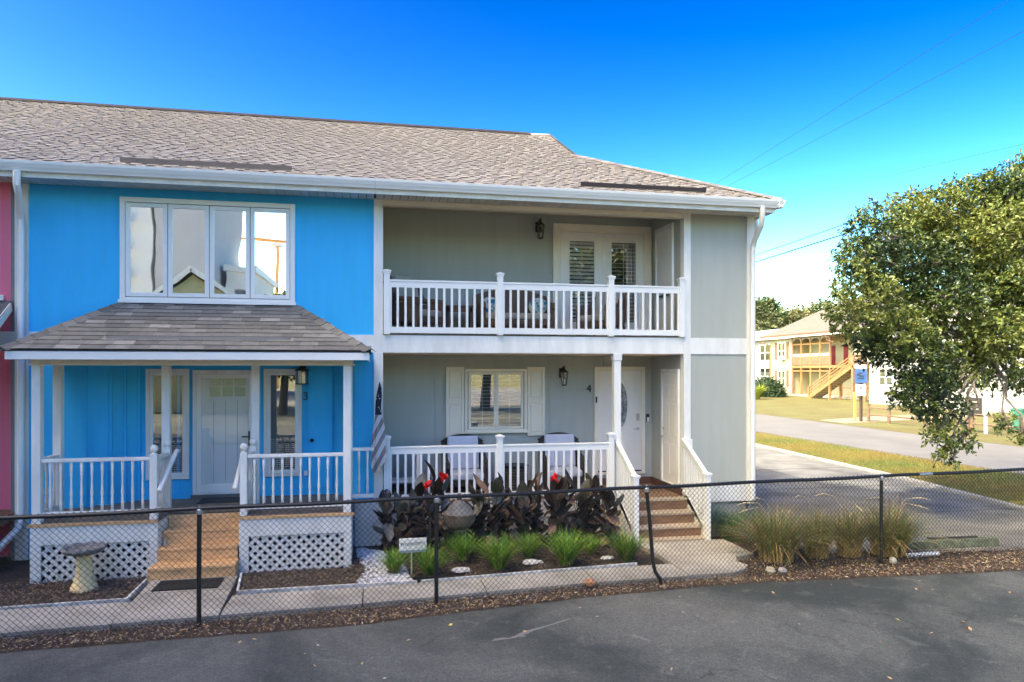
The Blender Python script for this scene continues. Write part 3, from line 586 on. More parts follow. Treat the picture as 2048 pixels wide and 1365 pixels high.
for x0,x1 in ((FX0,-2.965),(-1.895,FX1)):
    sk=node('porch_skirt',uB,((x0+x1)/2,FYP,.3))
    MB().box(x0,x1,FYP-.01,FYP+.03,.49,ZDECK3-.042).build('skirt_rail',white,sk)
    MB().box(x0,x0+.13,FYP-.008,FYP+.03,-.05,.488).build('skirt_stile',white,sk); MB().box(x1-.11,x1,FYP-.008,FYP+.03,-.05,.488).build('skirt_stile',white,sk)
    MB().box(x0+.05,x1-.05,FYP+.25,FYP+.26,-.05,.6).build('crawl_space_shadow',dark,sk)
    # diagonal lattice, two crossing layers of slats
    a0,a1,z0,z1=x0+.13,x1-.11,-.03,.488
    for s_ in (1,-1):
        c=a0-(z1-z0); 
        while c<a1+(z1-z0):
            # line x = c + s*(z-z0) for s=1 ; x = c - (z-z0)
            pts=[]
            xa=c; xb=c+s_*(z1-z0); lo=max(min(xa,xb),a0); hi=min(max(xa,xb),a1)
            if hi-lo>.02:
                za=z0+(lo-xa)*s_; zb=z0+(hi-xa)*s_
                MB().obox((lo,FYP+.022+.008*(s_>0),za),(hi,FYP+.022+.008*(s_>0),zb),.007,.046,(0,1,0)).build('lattice_slat',white,sk)
            c+=.134
    for xs in ((x0,x0+.03) if x0>-3 else (x1-.03,x1)),((x0,x0+.03) if x0<-3 else (x1-.03,x1)):
        MB().box(xs[0],xs[1],FYP+.031,11.4,-.05,ZDECK3-.042).build('skirt_side',white,sk)
# steps
st3=node('front_steps',uB,(-2.43,10.5,0)); ny=[10.97,10.70,10.42,10.13]; nz=[ZDECK3,.58,.385,.195]
for i in range(4):
    xl,xr=(-2.955,-1.905) if i<3 else (-2.99,-1.88)
    if i: MB().box(xl,xr,ny[i],ny[i-1]+.02,nz[i]-.035,nz[i]).build('tread',cedar,st3,bevel=.005)
    MB().box(xl,xr,ny[i]+.015,ny[i]+.04,(nz[i+1] if i<3 else -.02),nz[i]-.036).build('riser',cedar,st3)
MB().box(-2.99,-1.88,10.17,10.42,-.03,.15).build('step_side',cedar,st3)
# square posts, beam
for x,y in ((-4.49,10.55),(-.40,10.55),(-4.49,11.19),(-3.04,11.19),(-1.78,11.19),(-.40,11.19)):
    MB().box(x-.055,x+.055,y-.055,y+.055,ZDECK3,2.925).build('porch_post',white,uB,bevel=.004)
bb=node('porch_beam',uB,(-2.45,10.5,2.92))
MB().box(-4.60,-.29,10.49,10.62,2.925,2.94).build('beam_lip',cream,bb); MB().box(-4.57,-.32,10.515,10.61,2.941,3.06).build('beam_core',cream,bb)
n=33; 
for i in range(n): x=-4.57+i*(4.25/n); MB().box(x+.0025,x+4.25/n-.0025,10.503,10.514,2.941,3.06).build('beam_board',cream,bb)
MB().box(-4.56,-.33,11.13,11.24,2.93,3.05).build('inner_beam',cream,bb)
MB().box(-4.6,-.3,10.62,11.77,3.06,3.08).build('porch_ceiling',cream,uB); MB().box(-3.9,-.5,11.77,12.14,3.06,3.08).build('porch_ceiling',cream,uB)
# porch roof
pr=node('porch_roof',uB,(-2.4,11,3.1))
RX0,RX1,TX0,TX1=-4.78,-.055,-3.83,-1.25; Y0,Z0r,Z1r=10.2,3.13,3.895
Vp=Vector((0,D-Y0,Z1r-Z0r)); LP=Vp.length
def clipP(v): t=v/LP; return ((TX0-RX0)*t, (RX1-RX0)-(RX1-TX1)*t)
slope(pr,(RX0,Y0,Z0r),(1,0,0),Vp,4.7,LP,clipP,.15,.20,.36,(.0,.0),spm,spedge,.010,300,(5,4,1),0,laminated=False)
mb=MB(); mb.add([(RX0,Y0,Z0r-.02),(RX1,Y0,Z0r-.02),(TX1,D-.02,Z1r-.02),(TX0,D-.02,Z1r-.02),(RX0,D-.02,Z0r-.02),(RX1,D-.02,Z0r-.02)],[(0,1,2,3),(1,5,2),(4,0,3)])
mb.build('roof_sheathing',spm[0],pr)
mb=MB(); mb.add([(RX1,Y0,Z0r),(RX1,D-.03,Z0r),(TX1,D-.03,Z1r),(RX0,Y0,Z0r),(RX0,D-.03,Z0r),(TX0,D-.03,Z1r)],[(0,1,2),(4,3,5)]); mb.build('end_slope',spm[1],pr)
for a,b,sd in ((Vector((RX0,Y0-.01,Z0r)),Vector((TX0,D-.03,Z1r)),(1,-.6,0)),(Vector((RX1,Y0-.01,Z0r)),Vector((TX1,D-.03,Z1r)),(1,.75,0))):
    n=9
    for i in range(n):
        p=a.lerp(b,i/n)+Vector((0,0,.030)); q=a.lerp(b,(i+1.12)/n)+Vector((0,0,.016 if i<n-1 else .005))
        MB().extrude([(-.115,-.05),(0,.012),(.115,-.05),(.0,-.006)],p,q,sd).build('hip_cap',[spm[random.choice((0,0,1))]],pr)
MB().box(RX0+.05,RX1-.03,Y0+.005,Y0+.03,3.0,3.105).build('fascia_board',vinyl,uB); 
MB().box(RX0+.05,RX0+.075,Y0+.031,D-.04,3.0,3.105).build('fascia_board',vinyl,uB); MB().box(RX1-.055,RX1-.03,Y0+.031,D-.04,3.0,3.105).build('fascia_board',vinyl,uB)
MB().box(RX0+.076,RX1-.056,Y0+.031,10.50,3.03,3.04).build('porch_soffit',vinyl,uB); MB().box(RX0+.076,-4.6,10.5,D-.04,3.03,3.04).build('porch_soffit',vinyl,uB); MB().box(-.29,RX1-.056,10.5,D-.04,3.03,3.04).build('porch_soffit',vinyl,uB)
mb=MB(); mb.obox((-3.62,10.50,3.305),(-1.19,10.50,3.305),.012,.05,(0,1,0)); mb.build('rain_diverter',M('tan_diverter',(.30,.27,.23),.6,.1,5),pr)
# turned balusters
tb=[(.019,0),(.019,.14),(.014,.16),(.018,.175),(.013,.20),(.018,.235),(.020,.26),(.015,.33),(.012,.45),(.014,.52),(.018,.545),(.013,.56),(.019,.58),(.019,.72)]
tbm=MB().lathe((0,0,0),tb,8).mesh('turned_baluster',white,smooth=True)
def newel(x,y,zt=1.68):
    p=node('newel_post',uB,(x,y,ZDECK3)); MB().box(x-.047,x+.047,y-.047,y+.047,ZDECK3,zt).build('newel_shaft',white,p,bevel=.004)
    MB().lathe((x,y,zt),[(.045,0),(.047,.008),(.025,.018),(.022,.03),(.04,.04),(.052,.062),(.055,.082),(.05,.104),(.036,.125),(.012,.136)],14).build('ball_finial',white,p,smooth=True)
for x in (-3.03,-1.84): newel(x,10.56); 
newel(-3.0,11.09,1.70); newel(-1.80,11.09,1.70)
def trail(p0,p1,n,zt=1.65,zb=.87):
    p0=Vector(p0);p1=Vector(p1);m=(p0+p1)/2; r=node('railing',uB,(m.x,m.y,zb)); d=(p1-p0).normalized(); sd=Vector((-d.y,d.x,0))
    MB().obox((p0.x,p0.y,zt-.025),(p1.x,p1.y,zt-.025),.075,.05,sd).build('top_rail',white,r,bevel=.008); MB().obox((p0.x,p0.y,zb+.025),(p1.x,p1.y,zb+.025),.05,.055,sd).build('bottom_rail',white,r,bevel=.004)
    for i in range(n): q=p0.lerp(p1,(i+.75)/(n+.5)); place('baluster',tbm,r,(q.x,q.y,zb+.05),(0,0,0),(1.05,1.05,(zt-.05-zb-.05)/.72))
trail((-4.435,10.56,0),(-3.08,10.56,0),10); trail((-1.79,10.56,0),(-.455,10.56,0),10)
trail((-4.49,10.6,0),(-4.49,11.13,0),4); trail((-.40,10.6,0),(-.40,11.13,0),4); trail((-.345,11.19,0),(-.02,11.19,0),2)
trail((-3.03,10.61,0),(-3.0,11.05,0),4); trail((-1.84,10.61,0),(-1.80,11.05,0),4)
for x,xe in ((-2.87,-2.95),(-1.93,-1.955)):
    MB().tube([(x,11.14,1.66),(x-.005*0,11.08,1.67),(xe,10.5,1.17)],.033,10).build('stair_handrail',vinyl,uB,smooth=True)
# ================================================================ WINDOWS AND DOORS
def rframe(mb,x0,x1,z0,z1,w,y0,y1,m=0,wb=None):
    wb=w if wb is None else wb
    mb.box(x0,x0+w,y0,y1,z0,z1,m); mb.box(x1-w,x1,y0,y1,z0,z1,m); mb.box(x0+w,x1-w,y0,y1,z1-w,z1,m); mb.box(x0+w,x1-w,y0,y1,z0,z0+wb,m); return mb
# upper four-light window
uw=node('window',uB,(-2.55,D,4.6)); WX0,WX1,WZ0,WZ1=-3.855,-1.265,3.90,5.53
rframe(MB(),WX0,WX1,WZ0,WZ1,.075,D-.06,D-.001,wb=.09).build('frame',vinyl,uw,bevel=.004); MB().box(WX0-.02,WX1+.02,D-.075,D-.061,WZ0,WZ0+.05).build('sill',vinyl,uw)
MB().box(WX0+.07,WX1-.07,D-.012,D-.002,WZ0+.05,WZ1-.05).build('room_behind',M('pale_curtain_behind',(.35,.35,.36),.8,.2,2),uw)
sw=(WX1-WX0-.15)/4
for i in range(4):
    x0=WX0+.075+i*sw+.006; x1=x0+sw-.012; s=node('sash',uw,((x0+x1)/2,D-.04,WZ0+.1)); rframe(MB(),x0,x1,WZ0+.10,WZ1-.085,.06,D-.052,D-.018).build('sash_frame',vinyl,s,bevel=.003) if False else None
    rframe(MB(),x0,x1,WZ0+.10,WZ1-.085,.062,D-.054,D-.018).build('sash',vinyl,uw,bevel=.003)
    MB().box(x0+.06,x1-.06,D-.034,D-.030,WZ0+.16,WZ1-.145).build('pane',gl_up,uw)
    if i: MB().box(x0-.011,x0-.001,D-.05,D-.02,WZ0+.09,WZ1-.075).build('mullion',greytrim,uw)
    bpy.data.objects.remove(s)
YW=12.15
def sidelight(parent,x0,x1,z0,z1):
    w=node('sidelight',parent,((x0+x1)/2,YW,z0)); rframe(MB(),x0,x1,z0,z1,.055,YW-.045,YW-.003).build('frame',white,w,bevel=.003)
    rframe(MB(),x0+.056,x1-.056,z0+.056,z1-.056,.05,YW-.035,YW-.003).build('sash',vinyl,w,bevel=.003)
    MB().box(x0+.105,x1-.105,YW-.008,YW-.004,z0+.1,z1-.1).build('dark_room',dark,w)
    k=0; z=z0+.12
    while z<z0+.62: MB().obox((x0+.11,YW-.014,z),(x1-.11,YW-.014,z),.012,.003,(0,.9,.45)).build('blind_slat',blindw,w); z+=.035
    MB().box(x0+.104,x1-.104,YW-.026,YW-.022,z0+.104,z1-.104).build('pane',gl,w)
sidelight(uB,-3.60,-2.95,1.10,2.88); sidelight(uB,-1.80,-1.20,1.10,2.88)
dr=node('front_door',uB,(-2.35,YW,ZDECK3))
dx0,dx1,dz0,dz1=-2.895,-1.905,.84,2.86
rframe(MB(),dx0,dx1,dz0,dz1,.06,YW-.05,YW-.003,wb=.03).build('door_frame',white,dr,bevel=.003)
rframe(MB(),dx0+.062,dx1-.062,dz0+.032,dz1-.062,.07,YW-.042,YW-.012,wb=.13).build('storm_door_frame',vinyl,dr,bevel=.004)
dm=M('white_door_panel',(.90,.90,.88),.45,.03,2)
md=MB(); md.box(dx0+.13,dx1-.13,YW-.012,YW-.004,dz0+.16,dz1-.13); md.build('door_slab',dm,dr)
for i in range(1,4): x=dx0+.13+i*(dx1-dx0-.26)/4; MB().box(x-.003,x+.003,YW-.0135,YW-.012,dz0+.2,2.36).build('door_groove',greytrim,dr)
for i in range(3):
    for j in range(2):
        x=-2.64+i*.19; z=2.43+j*.17; MB().box(x,x+.165,YW-.016,YW-.0125,z,z+.15).build('door_light',glassy('door_light_glass',(.9,.95,.85),.35),dr)
rframe(MB(),-2.67,-2.065,2.40,2.78,.025,YW-.018,YW-.0125).build('light_frame',dm,dr)
MB().box(dx0+.13,dx1-.13,YW-.030,YW-.027,dz0+.16,dz1-.13).build('storm_pane',gl_door,dr)
hd=MB(); hd.box(-2.04,-2.015,YW-.058,YW-.043,1.62,1.86); hd.obox((-2.03,YW-.07,1.77),(-2.14,YW-.07,1.77),.018,.02,(0,1,0)); hd.tube([(-2.03,YW-.045,1.77),(-2.03,YW-.078,1.77)],.01,8); hd.build('door_handle',black,dr)
MB().box(dx0-.02,dx1+.02,YW-.1,YW-.05,ZDECK3,.84).build('threshold',M('dark_threshold',(.12,.12,.11),.6),dr)
cd_=node('closet_door',uB,(-.93,YW,1.8)); MB().box(-1.07,-.715,12.118,12.124,.90,2.83).build('door_slab',blue,cd_); rframe(MB(),-1.10,-.70,.86,2.87,.028,12.105,12.123).build('door_trim',blue,cd_)
mb=MB(); mb.sphere((-1.03,12.075,1.69),.032,10); mb.tube([(-1.03,12.075,1.69),(-1.03,12.12,1.69)],.014,8); mb.build('door_knob',black,cd_,smooth=True)
o=place('house_number',text_mesh('3',.19,.008,black),uB,(-1.135,YW-.035,2.42),(R(90),0,0)); 
MB().box(-1.16,-1.11,YW-.03,YW-.012,1.10,1.18).build('outlet_cover',white,uB)
# --- grey house: lower window with shutters
Y4=RB
lw=node('window',uG,(1.9,Y4,1.6)); x0,x1,z0,z1=1.67,2.876,1.66,2.885
rframe(MB(),x0,x1,z0,z1,.055,Y4-.055,Y4-.003,wb=.07).build('frame',cream,lw,bevel=.003); MB().box(x0-.02,x1+.02,Y4-.075,Y4-.056,z0,z0+.035).build('sill',cream,lw)
MB().box(x0+.05,x1-.05,Y4-.007,Y4-.004,z0+.05,z1-.05).build('dark_room',dark,lw)
for a,b,yo in ((x0+.07,2.278,.0),(2.268,x1-.07,-.012)):
    rframe(MB(),a,b,z0+.075,z1-.06,.05,Y4-.04+yo,Y4-.018+yo).build('sash',cream,lw,bevel=.003)
    z=z0+.15
    while z<z1-.12: MB().obox((a+.05,Y4-.014,z),(b-.05,Y4-.014,z),.05*.3,.006,(0,.8,.5)).build('blind_slat',blindw,lw); z+=.066
    MB().box((a+b)/2-.006,(a+b)/2+.006,Y4-.0235,Y4-.0215,z0+.12,z1-.11).build('muntin',blindw,lw)
    MB().box(a+.048,b-.048,Y4-.028+yo,Y4-.025+yo,z0+.123,z1-.108).build('pane',gl,lw)
shm_=M('cream_shutter_paint',(.86,.77,.60),.5,.04,2)
for x in (1.315,2.886):
    s=node('shutter',uG,(x+.17,Y4,1.58)); w_=.345; rframe(MB(),x,x+w_,1.595,2.92,.05,Y4-.045,Y4-.012).build('shutter_frame',shm_,s,bevel=.003); MB().box(x+.05,x+w_-.05,Y4-.040,Y4-.012,2.22,2.31).build('mid_rail',shm_,s)
    MB().box(x+.05,x+w_-.05,Y4-.020,Y4-.010,1.64,2.87).build('backing',shm_,s)
    for a,b in ((1.66,2.205),(2.325,2.855)): MB().box(x+.068,x+w_-.068,Y4-.036,Y4-.0205,a+.012,b-.012).build('raised_panel',shm_,s,bevel=.010)
# front door with oval light
fd=node('front_door',uG,(4.0,Y4,ZDECK4)); x0,x1,z0,z1=4.235,5.285,.80,2.93
doorm=M('cream_white_door',(.85,.80,.71),.45,.03,2)
rframe(MB(),x0,x1,z0,z1,.07,Y4-.05,Y4-.003,wb=.05).build('door_frame',cream,fd,bevel=.003); MB().box(x0+.071,x1-.071,Y4-.035,Y4-.006,z0+.075,z1-.075).build('door_slab',doorm,fd)
MB().box(x0+.072,x1-.072,Y4-.04,Y4-.02,z0+.05,z0+.074).build('door_sweep',black,fd)
cx,cz,ra,rb_=4.765,2.17,.155,.46
mb=MB(); n=36; ring=[]
for k_,(q,yo) in enumerate(((1.13,-.036),(1.08,-.052),(1.0,-.050),(.97,-.037))):
    ring+=[(cx+ra*q*math.cos(2*math.pi*i/n),Y4+yo,cz+rb_*q*math.sin(2*math.pi*i/n)) for i in range(n)]
mb.add(ring,[(k_*n+i,k_*n+(i+1)%n,(k_+1)*n+(i+1)%n,(k_+1)*n+i) for k_ in range(3) for i in range(n)]); mb.build('oval_frame',doorm,fd,smooth=True)
mb=MB(); mb.add([(cx+ra*math.cos(2*math.pi*i/n),Y4-.037,cz+rb_*math.sin(2*math.pi*i/n)) for i in range(n)],[tuple(range(n))]); mb.build('oval_pane',[M('frosted_leaded_glass',(.30,.29,.30),.25,.5,9,spec=.8)],fd)
cam_=M('lead_came',(.06,.06,.06),.4,.1,2,metal=.6); mb=MB()
for s_ in (-1,1): mb.tube([(cx+s_*ra*.45*math.sin(t*math.pi),Y4-.040,cz-rb_*.9+rb_*1.8*t) for t in [i/12 for i in range(13)]],.004,5)
for dz in (-.22,0,.22): mb.tube([(cx-ra*.85,Y4-.040,cz+dz),(cx,Y4-.041,cz+dz+.05),(cx+ra*.85,Y4-.040,cz+dz)],.004,5)
mb.build('leading',cam_,fd)
for a,b,c,d in ((4.41,4.57,1.02,1.5),(4.91,5.13,1.02,1.5),(4.34,4.47,2.45,2.80),(5.06,5.19,2.45,2.80),(4.41,4.57,1.58,1.66),(4.93,5.15,1.58,1.66)): MB().box(a,b,Y4-.042,Y4-.034,c,d).build('raised_panel',doorm,fd,bevel=.006)
nick=M('brushed_nickel',(.55,.52,.48),.3,.1,5,metal=.9)
mb=MB(); mb.box(5.10,5.165,Y4-.062,Y4-.036,1.86,2.0); mb.build('deadbolt',nick,fd,bevel=.008); mb=MB(); mb.tube([(5.135,Y4-.036,1.70),(5.135,Y4-.085,1.70)],.014,8); mb.sphere((5.135,Y4-.05,1.70),.03,10,sq=(1,.4,1)); mb.tube([(5.14,Y4-.085,1.70),(5.03,Y4-.085,1.695)],[.012,.008],8); mb.build('door_lever',nick,fd,smooth=True)
MB().box(4.255,4.28,Y4-.075,Y4-.05,2.22,2.34).build('door_sensor',black,fd)
mb=MB(); mb.box(5.325,5.38,Y4-.035,Y4-.002,1.83,1.985,0); mb.box(5.33,5.375,Y4-.037,Y4-.0352,1.835,1.92,1); mb.build('doorbell',[black,vinyl],uG)
place('house_number',text_mesh('4',.21,.008,black),uG,(4.13,Y4-.02,2.49),(R(90),0,0))
# side door of the lower porch (in the recess wall, facing left)
def sidedoor(parent,y0,y1,z0,z1,panels=True,bar=False):
    """y0 near, y1 far"""
    s=node('side_door',parent,(SW,(y0+y1)/2,z0)); X=SW+.002
    mb=MB(); mb.box(X-.045,X,y0,y0+.055,z0,z1); mb.box(X-.045,X,y1-.055,y1,z0,z1); mb.box(X-.045,X,y0+.055,y1-.055,z1-.055,z1); mb.box(X-.05,X,y0+.055,y1-.055,z0,z0+.02); mb.build('door_frame',white,s,bevel=.003)
    MB().box(X-.022,X,y0+.056,y1-.056,z0+.021,z1-.062).build('door_slab',doorm,s)
    if panels:
        ym=(y0+y1)/2
        for a,b in ((ym+.03,y1-.12),(y0+.12,ym-.03)):
            for c,d in ((z0+.18,z0+.75),(z0+.90,z0+1.50),(z0+1.62,z0+1.84)): MB().box(X-.028,X-.021,a,b,c,d).build('raised_panel',doorm,s,bevel=.005)
    mb=MB(); mb.tube([(X-.02,y1-.11,z0+.88),(X-.06,y1-.11,z0+.88)],.012,8); mb.sphere((X-.075,y1-.11,z0+.88),.028,10); mb.build('door_knob',nick,s,smooth=True)
    if panels: mb=MB(); mb.tube([(X-.02,y1-.11,z0+1.02),(X-.045,y1-.11,z0+1.02)],.028,10); mb.build('deadbolt',nick,s)
    if bar: MB().obox((X-.045,y1-.12,z0+.80),(X-.045,y0+.12,z0+.80),.02,.03,(1,0,0)).build('door_bar',black,s)
sidedoor(uG,11.90,12.68,.74,2.88); sidedoor(uG,12.16,12.96,3.48,5.60,False,True)
# french doors on the balcony
fr=node('french_doors',uG,(4.0,Y4,3.5)); x0,x1,z0,z1=3.395,5.425,3.49,5.72
rframe(MB(),x0,x1,z0,z1,.13,Y4-.05,Y4-.003,wb=.03).build('door_casing',cream,fr,bevel=.006)
rframe(MB(),x0+.131,x1-.131,z0+.031,z1-.131,.025,Y4-.042,Y4-.003,wb=.02).build('door_jamb',cream,fr)
xm=(x0+x1)/2
for a,b in ((x0+.158,xm-.004),(xm+.004,x1-.158)):
    mb=MB(); w_=.17; rframe(mb,a,b,z0+.055,z1-.16,w_,Y4-.034,Y4-.008,wb=.26); mb.build('door_leaf',doorm,fr,bevel=.004)
    rframe(MB(),a+w_-.025,b-w_+.025,z0+.29,z1-.305,.03,Y4-.042,Y4-.0345).build('lite_trim',doorm,fr,bevel=.004)
    MB().box(a+w_,b-w_,Y4-.010,Y4-.005,z0+.31,z1-.33).build('dark_room',dark,fr)
    z=z0+.36
    while z<z1-.36: MB().obox((a+w_+.005,Y4-.017,z),(b-w_-.005,Y4-.017,z),.05 if a<xm-.1 else .014,.006,(0,.15,.98) if a<xm-.1 else (0,.8,.5)).build('blind_slat',blindw,fr); z+=.075
    MB().box((a+b)/2-.006,(a+b)/2+.006,Y4-.0265,Y4-.0245,z0+.32,z1-.34).build('tilt_rod',blindw,fr)
    MB().box(a+w_,b-w_,Y4-.031,Y4-.028,z0+.315,z1-.335).build('pane',gl,fr)
mb=MB(); mb.sphere((xm-.08,Y4-.07,z0+.98),.028,10); mb.tube([(xm-.08,Y4-.07,z0+.98),(xm-.08,Y4-.034,z0+.98)],.012,8); mb.build('door_knob',M('dark_bronze_knob',(.05,.04,.03),.3,metal=.8),fr,smooth=True)
MB().box(xm-.02,xm+.006,Y4-.043,Y4-.035,z0+.06,z1-.17).build('astragal',doorm,fr)
# ================================================================ LANTERNS
lamp_glass=glassy('lantern_glass',(.9,.85,.75),.25); bulb=M('frosted_bulb',(.8,.75,.65),.3)
def lantern(label,x,y,z,s=1.,wide=False):
    t=thing('wall_lantern',label,'wall lantern',(x,y,z))
    MB().box(x-.055*s,x+.055*s,y-.02,y-.002,z+.10*s,z+.27*s).build('back_plate',black,t,bevel=.006)
    yc=y-.15*s
    MB().tube([(x,y-.02,z+.2*s),(x,y-.06*s,z+.28*s),(x,yc,z+.30*s),(x,yc,z+.26*s)],.012*s,8).build('arm',black,t,smooth=True)
    r0,r1=(.095*s,.095*s) if wide else (.04*s,.065*s)
    mb=MB(); n=4 if wide else 6; off=math.pi/n
    mb.lathe((x,yc,z+.19*s),[(r1*1.35,0),(r1*1.0,.02*s),(r1*.45,.05*s),(.012*s,.075*s)],n if not wide else 8); mb.build('lantern_cap',black,t)
    zb=z-.02*s; h=.21*s
    MB().lathe((x,yc,zb-.018*s),[(r0*.5,0),(r0*1.15,.008*s),(r0*1.1,.018*s)],n if not wide else 8).build('lantern_base',black,t)
    MB().lathe((x,yc,zb),[(r0*.96,0),(r1*.96,h)],n if not wide else 8).build('lantern_glass',lamp_glass,t)
    cg=MB(); m=n if not wide else 8
    for i in range(m):
        a=2*math.pi*i/m; cg.tube([(x+r0*math.cos(a),yc+r0*math.sin(a),zb),(x+r1*math.cos(a),yc+r1*math.sin(a),zb+h)],.0055*s,4)
    cg.build('lantern_cage',black,t); MB().lathe((x,yc,zb+.01),[(.012,0),(.018,.05),(.022,.08),(.01,.10)],8).build('bulb',bulb,t,smooth=True)
    if wide: 
        sc_=MB(); sc_.tube([(x+.035*math.cos(a)*(1-a/9),yc,z+.30*s+.04+.035*math.sin(a)*(1-a/9)) for a in [k*.45 for k in range(15)]],.007,6); sc_.build('scroll',black,t)
    return t
lantern('black carriage lantern on the blue wall above the house number 3',-1.18,12.10,2.66,1.0,True)
lantern('black wall lantern between the white shutter and the number 4 of the lower porch',3.586,Y4,2.60,1.12)
lantern('black wall lantern on the balcony wall left of the french doors',3.115,Y4,5.42,1.15)
# ================================================================ FLAG
fl=thing('folded_flag','furled stars and stripes flag hanging from the white post between the blue and grey houses','flag',(.06,D-.1,2.0))
MB().tube([(.05,D-.04,2.50),(.07,D-.25,2.62),(.075,D-.32,2.66)],.012,8).build('flag_bracket',M('pewter_metal',(.2,.19,.18),.4,metal=.7),fl)
fm=bpy.data.materials.new('flag_cloth'); fm.use_nodes=True; t_=fm.node_tree; N_=t_.nodes; L_=t_.links; b_=N_['Principled BSDF']; b_.inputs['Roughness'].default_value=.8
g=N_.new('ShaderNodeNewGeometry'); sx=N_.new('ShaderNodeSeparateXYZ'); L_.new(g.outputs['Position'],sx.inputs[0])
def mth(op,a,b):
    m=N_.new('ShaderNodeMath'); m.operation=op
    for i,v in enumerate((a,b)):
        if isinstance(v,(int,float)): m.inputs[i].default_value=v
        else: L_.new(v,m.inputs[i])
    return m.outputs[0]
sp=mth('FRACT',mth('DIVIDE',mth('SUBTRACT',sx.outputs[2],mth('MULTIPLY',sx.outputs[0],1.9)),.27),0); st_=mth('GREATER_THAN',sp,.5)
mx=N_.new('ShaderNodeMix'); mx.data_type='RGBA'; L_.new(st_,mx.inputs[0]); mx.inputs[6].default_value=(.62,.60,.60,1); mx.inputs[7].default_value=(.26,.21,.22,1)
vn=N_.new('ShaderNodeTexVoronoi'); vn.inputs['Scale'].default_value=22; L_.new(g.outputs['Position'],vn.inputs['Vector']); star=mth('LESS_THAN',vn.outputs['Distance'],.22)
m3=N_.new('ShaderNodeMix'); m3.data_type='RGBA'; L_.new(star,m3.inputs[0]); m3.inputs[6].default_value=(.012,.016,.04,1); m3.inputs[7].default_value=(.6,.6,.62,1)
m4=N_.new('ShaderNodeMix'); m4.data_type='RGBA'; L_.new(mth('GREATER_THAN',sx.outputs[2],2.14),m4.inputs[0]); L_.new(mx.outputs[2],m4.inputs[6]); L_.new(m3.outputs[2],m4.inputs[7]); L_.new(m4.outputs[2],b_.inputs['Base Color'])
V=[];F=[];n=28;zs=[(2.62,.012),(2.55,.03),(2.42,.042),(2.3,.045),(2.2,.05),(2.1,.06),(1.9,.095),(1.7,.115),(1.5,.13),(1.38,.12),(1.30,.09)]
for k,(z,r) in enumerate(zs):
    for i in range(n):
        a=2*math.pi*i/n; r*=(.985 if k<6 else .975) if 0 else 1; q=.78+.24*math.sin(a*5+z*3)+.12*math.sin(a*9-z*7); V.append((.07+.02*math.sin(z*5)+r*q*math.cos(a)-(.02 if k>6 else 0),D-.30+r*.6*q*math.sin(a),z+ (.10*math.sin(a*1+1) if k==len(zs)-1 else .02*math.sin(a*3))))
mb=MB(); mb.add(V,[(k*n+i,k*n+(i+1)%n,(k+1)*n+(i+1)%n,(k+1)*n+i) for k in range(len(zs)-1) for i in range(n)]); mb.build('flag_cloth',fm,fl,smooth=True)
# ================================================================ FURNITURE
wk_d=M('dark_wicker',(.045,.037,.032),.7,.5,60,bump=1.,bscale=140,streak=(1,1,3)); wk_b=M('brown_wicker',(.20,.125,.085),.7,.4,60,bump=1.,bscale=130,streak=(1,1,3))
cush=M('blue_grey_cushion',(.50,.52,.60),.85,.08,6,bump=.2,bscale=90); cush2=M('beige_cushion',(.42,.38,.31),.85,.1,6,bump=.2,bscale=90)
teal=M('teal_palm_pillow_print',(.03,.30,.38),.8,.3,9,col2=(.55,.60,.45),thr=(.45,.55))
def cushion(x0,x1,y0,y1,z0,z1): return MB().box(x0,x1,y0,y1,z0,z1)
def soft(mb,name,m,parent,r=.05):
    o=mb.build(name,m,parent,smooth=False); b=o.modifiers.new('b','BEVEL'); b.width=r; b.segments=4; s=o.modifiers.new('s','SUBSURF'); s.levels=1; s.render_levels=1; o.data.polygons.foreach_set('use_smooth',[True]*len(o.data.polygons)); return o
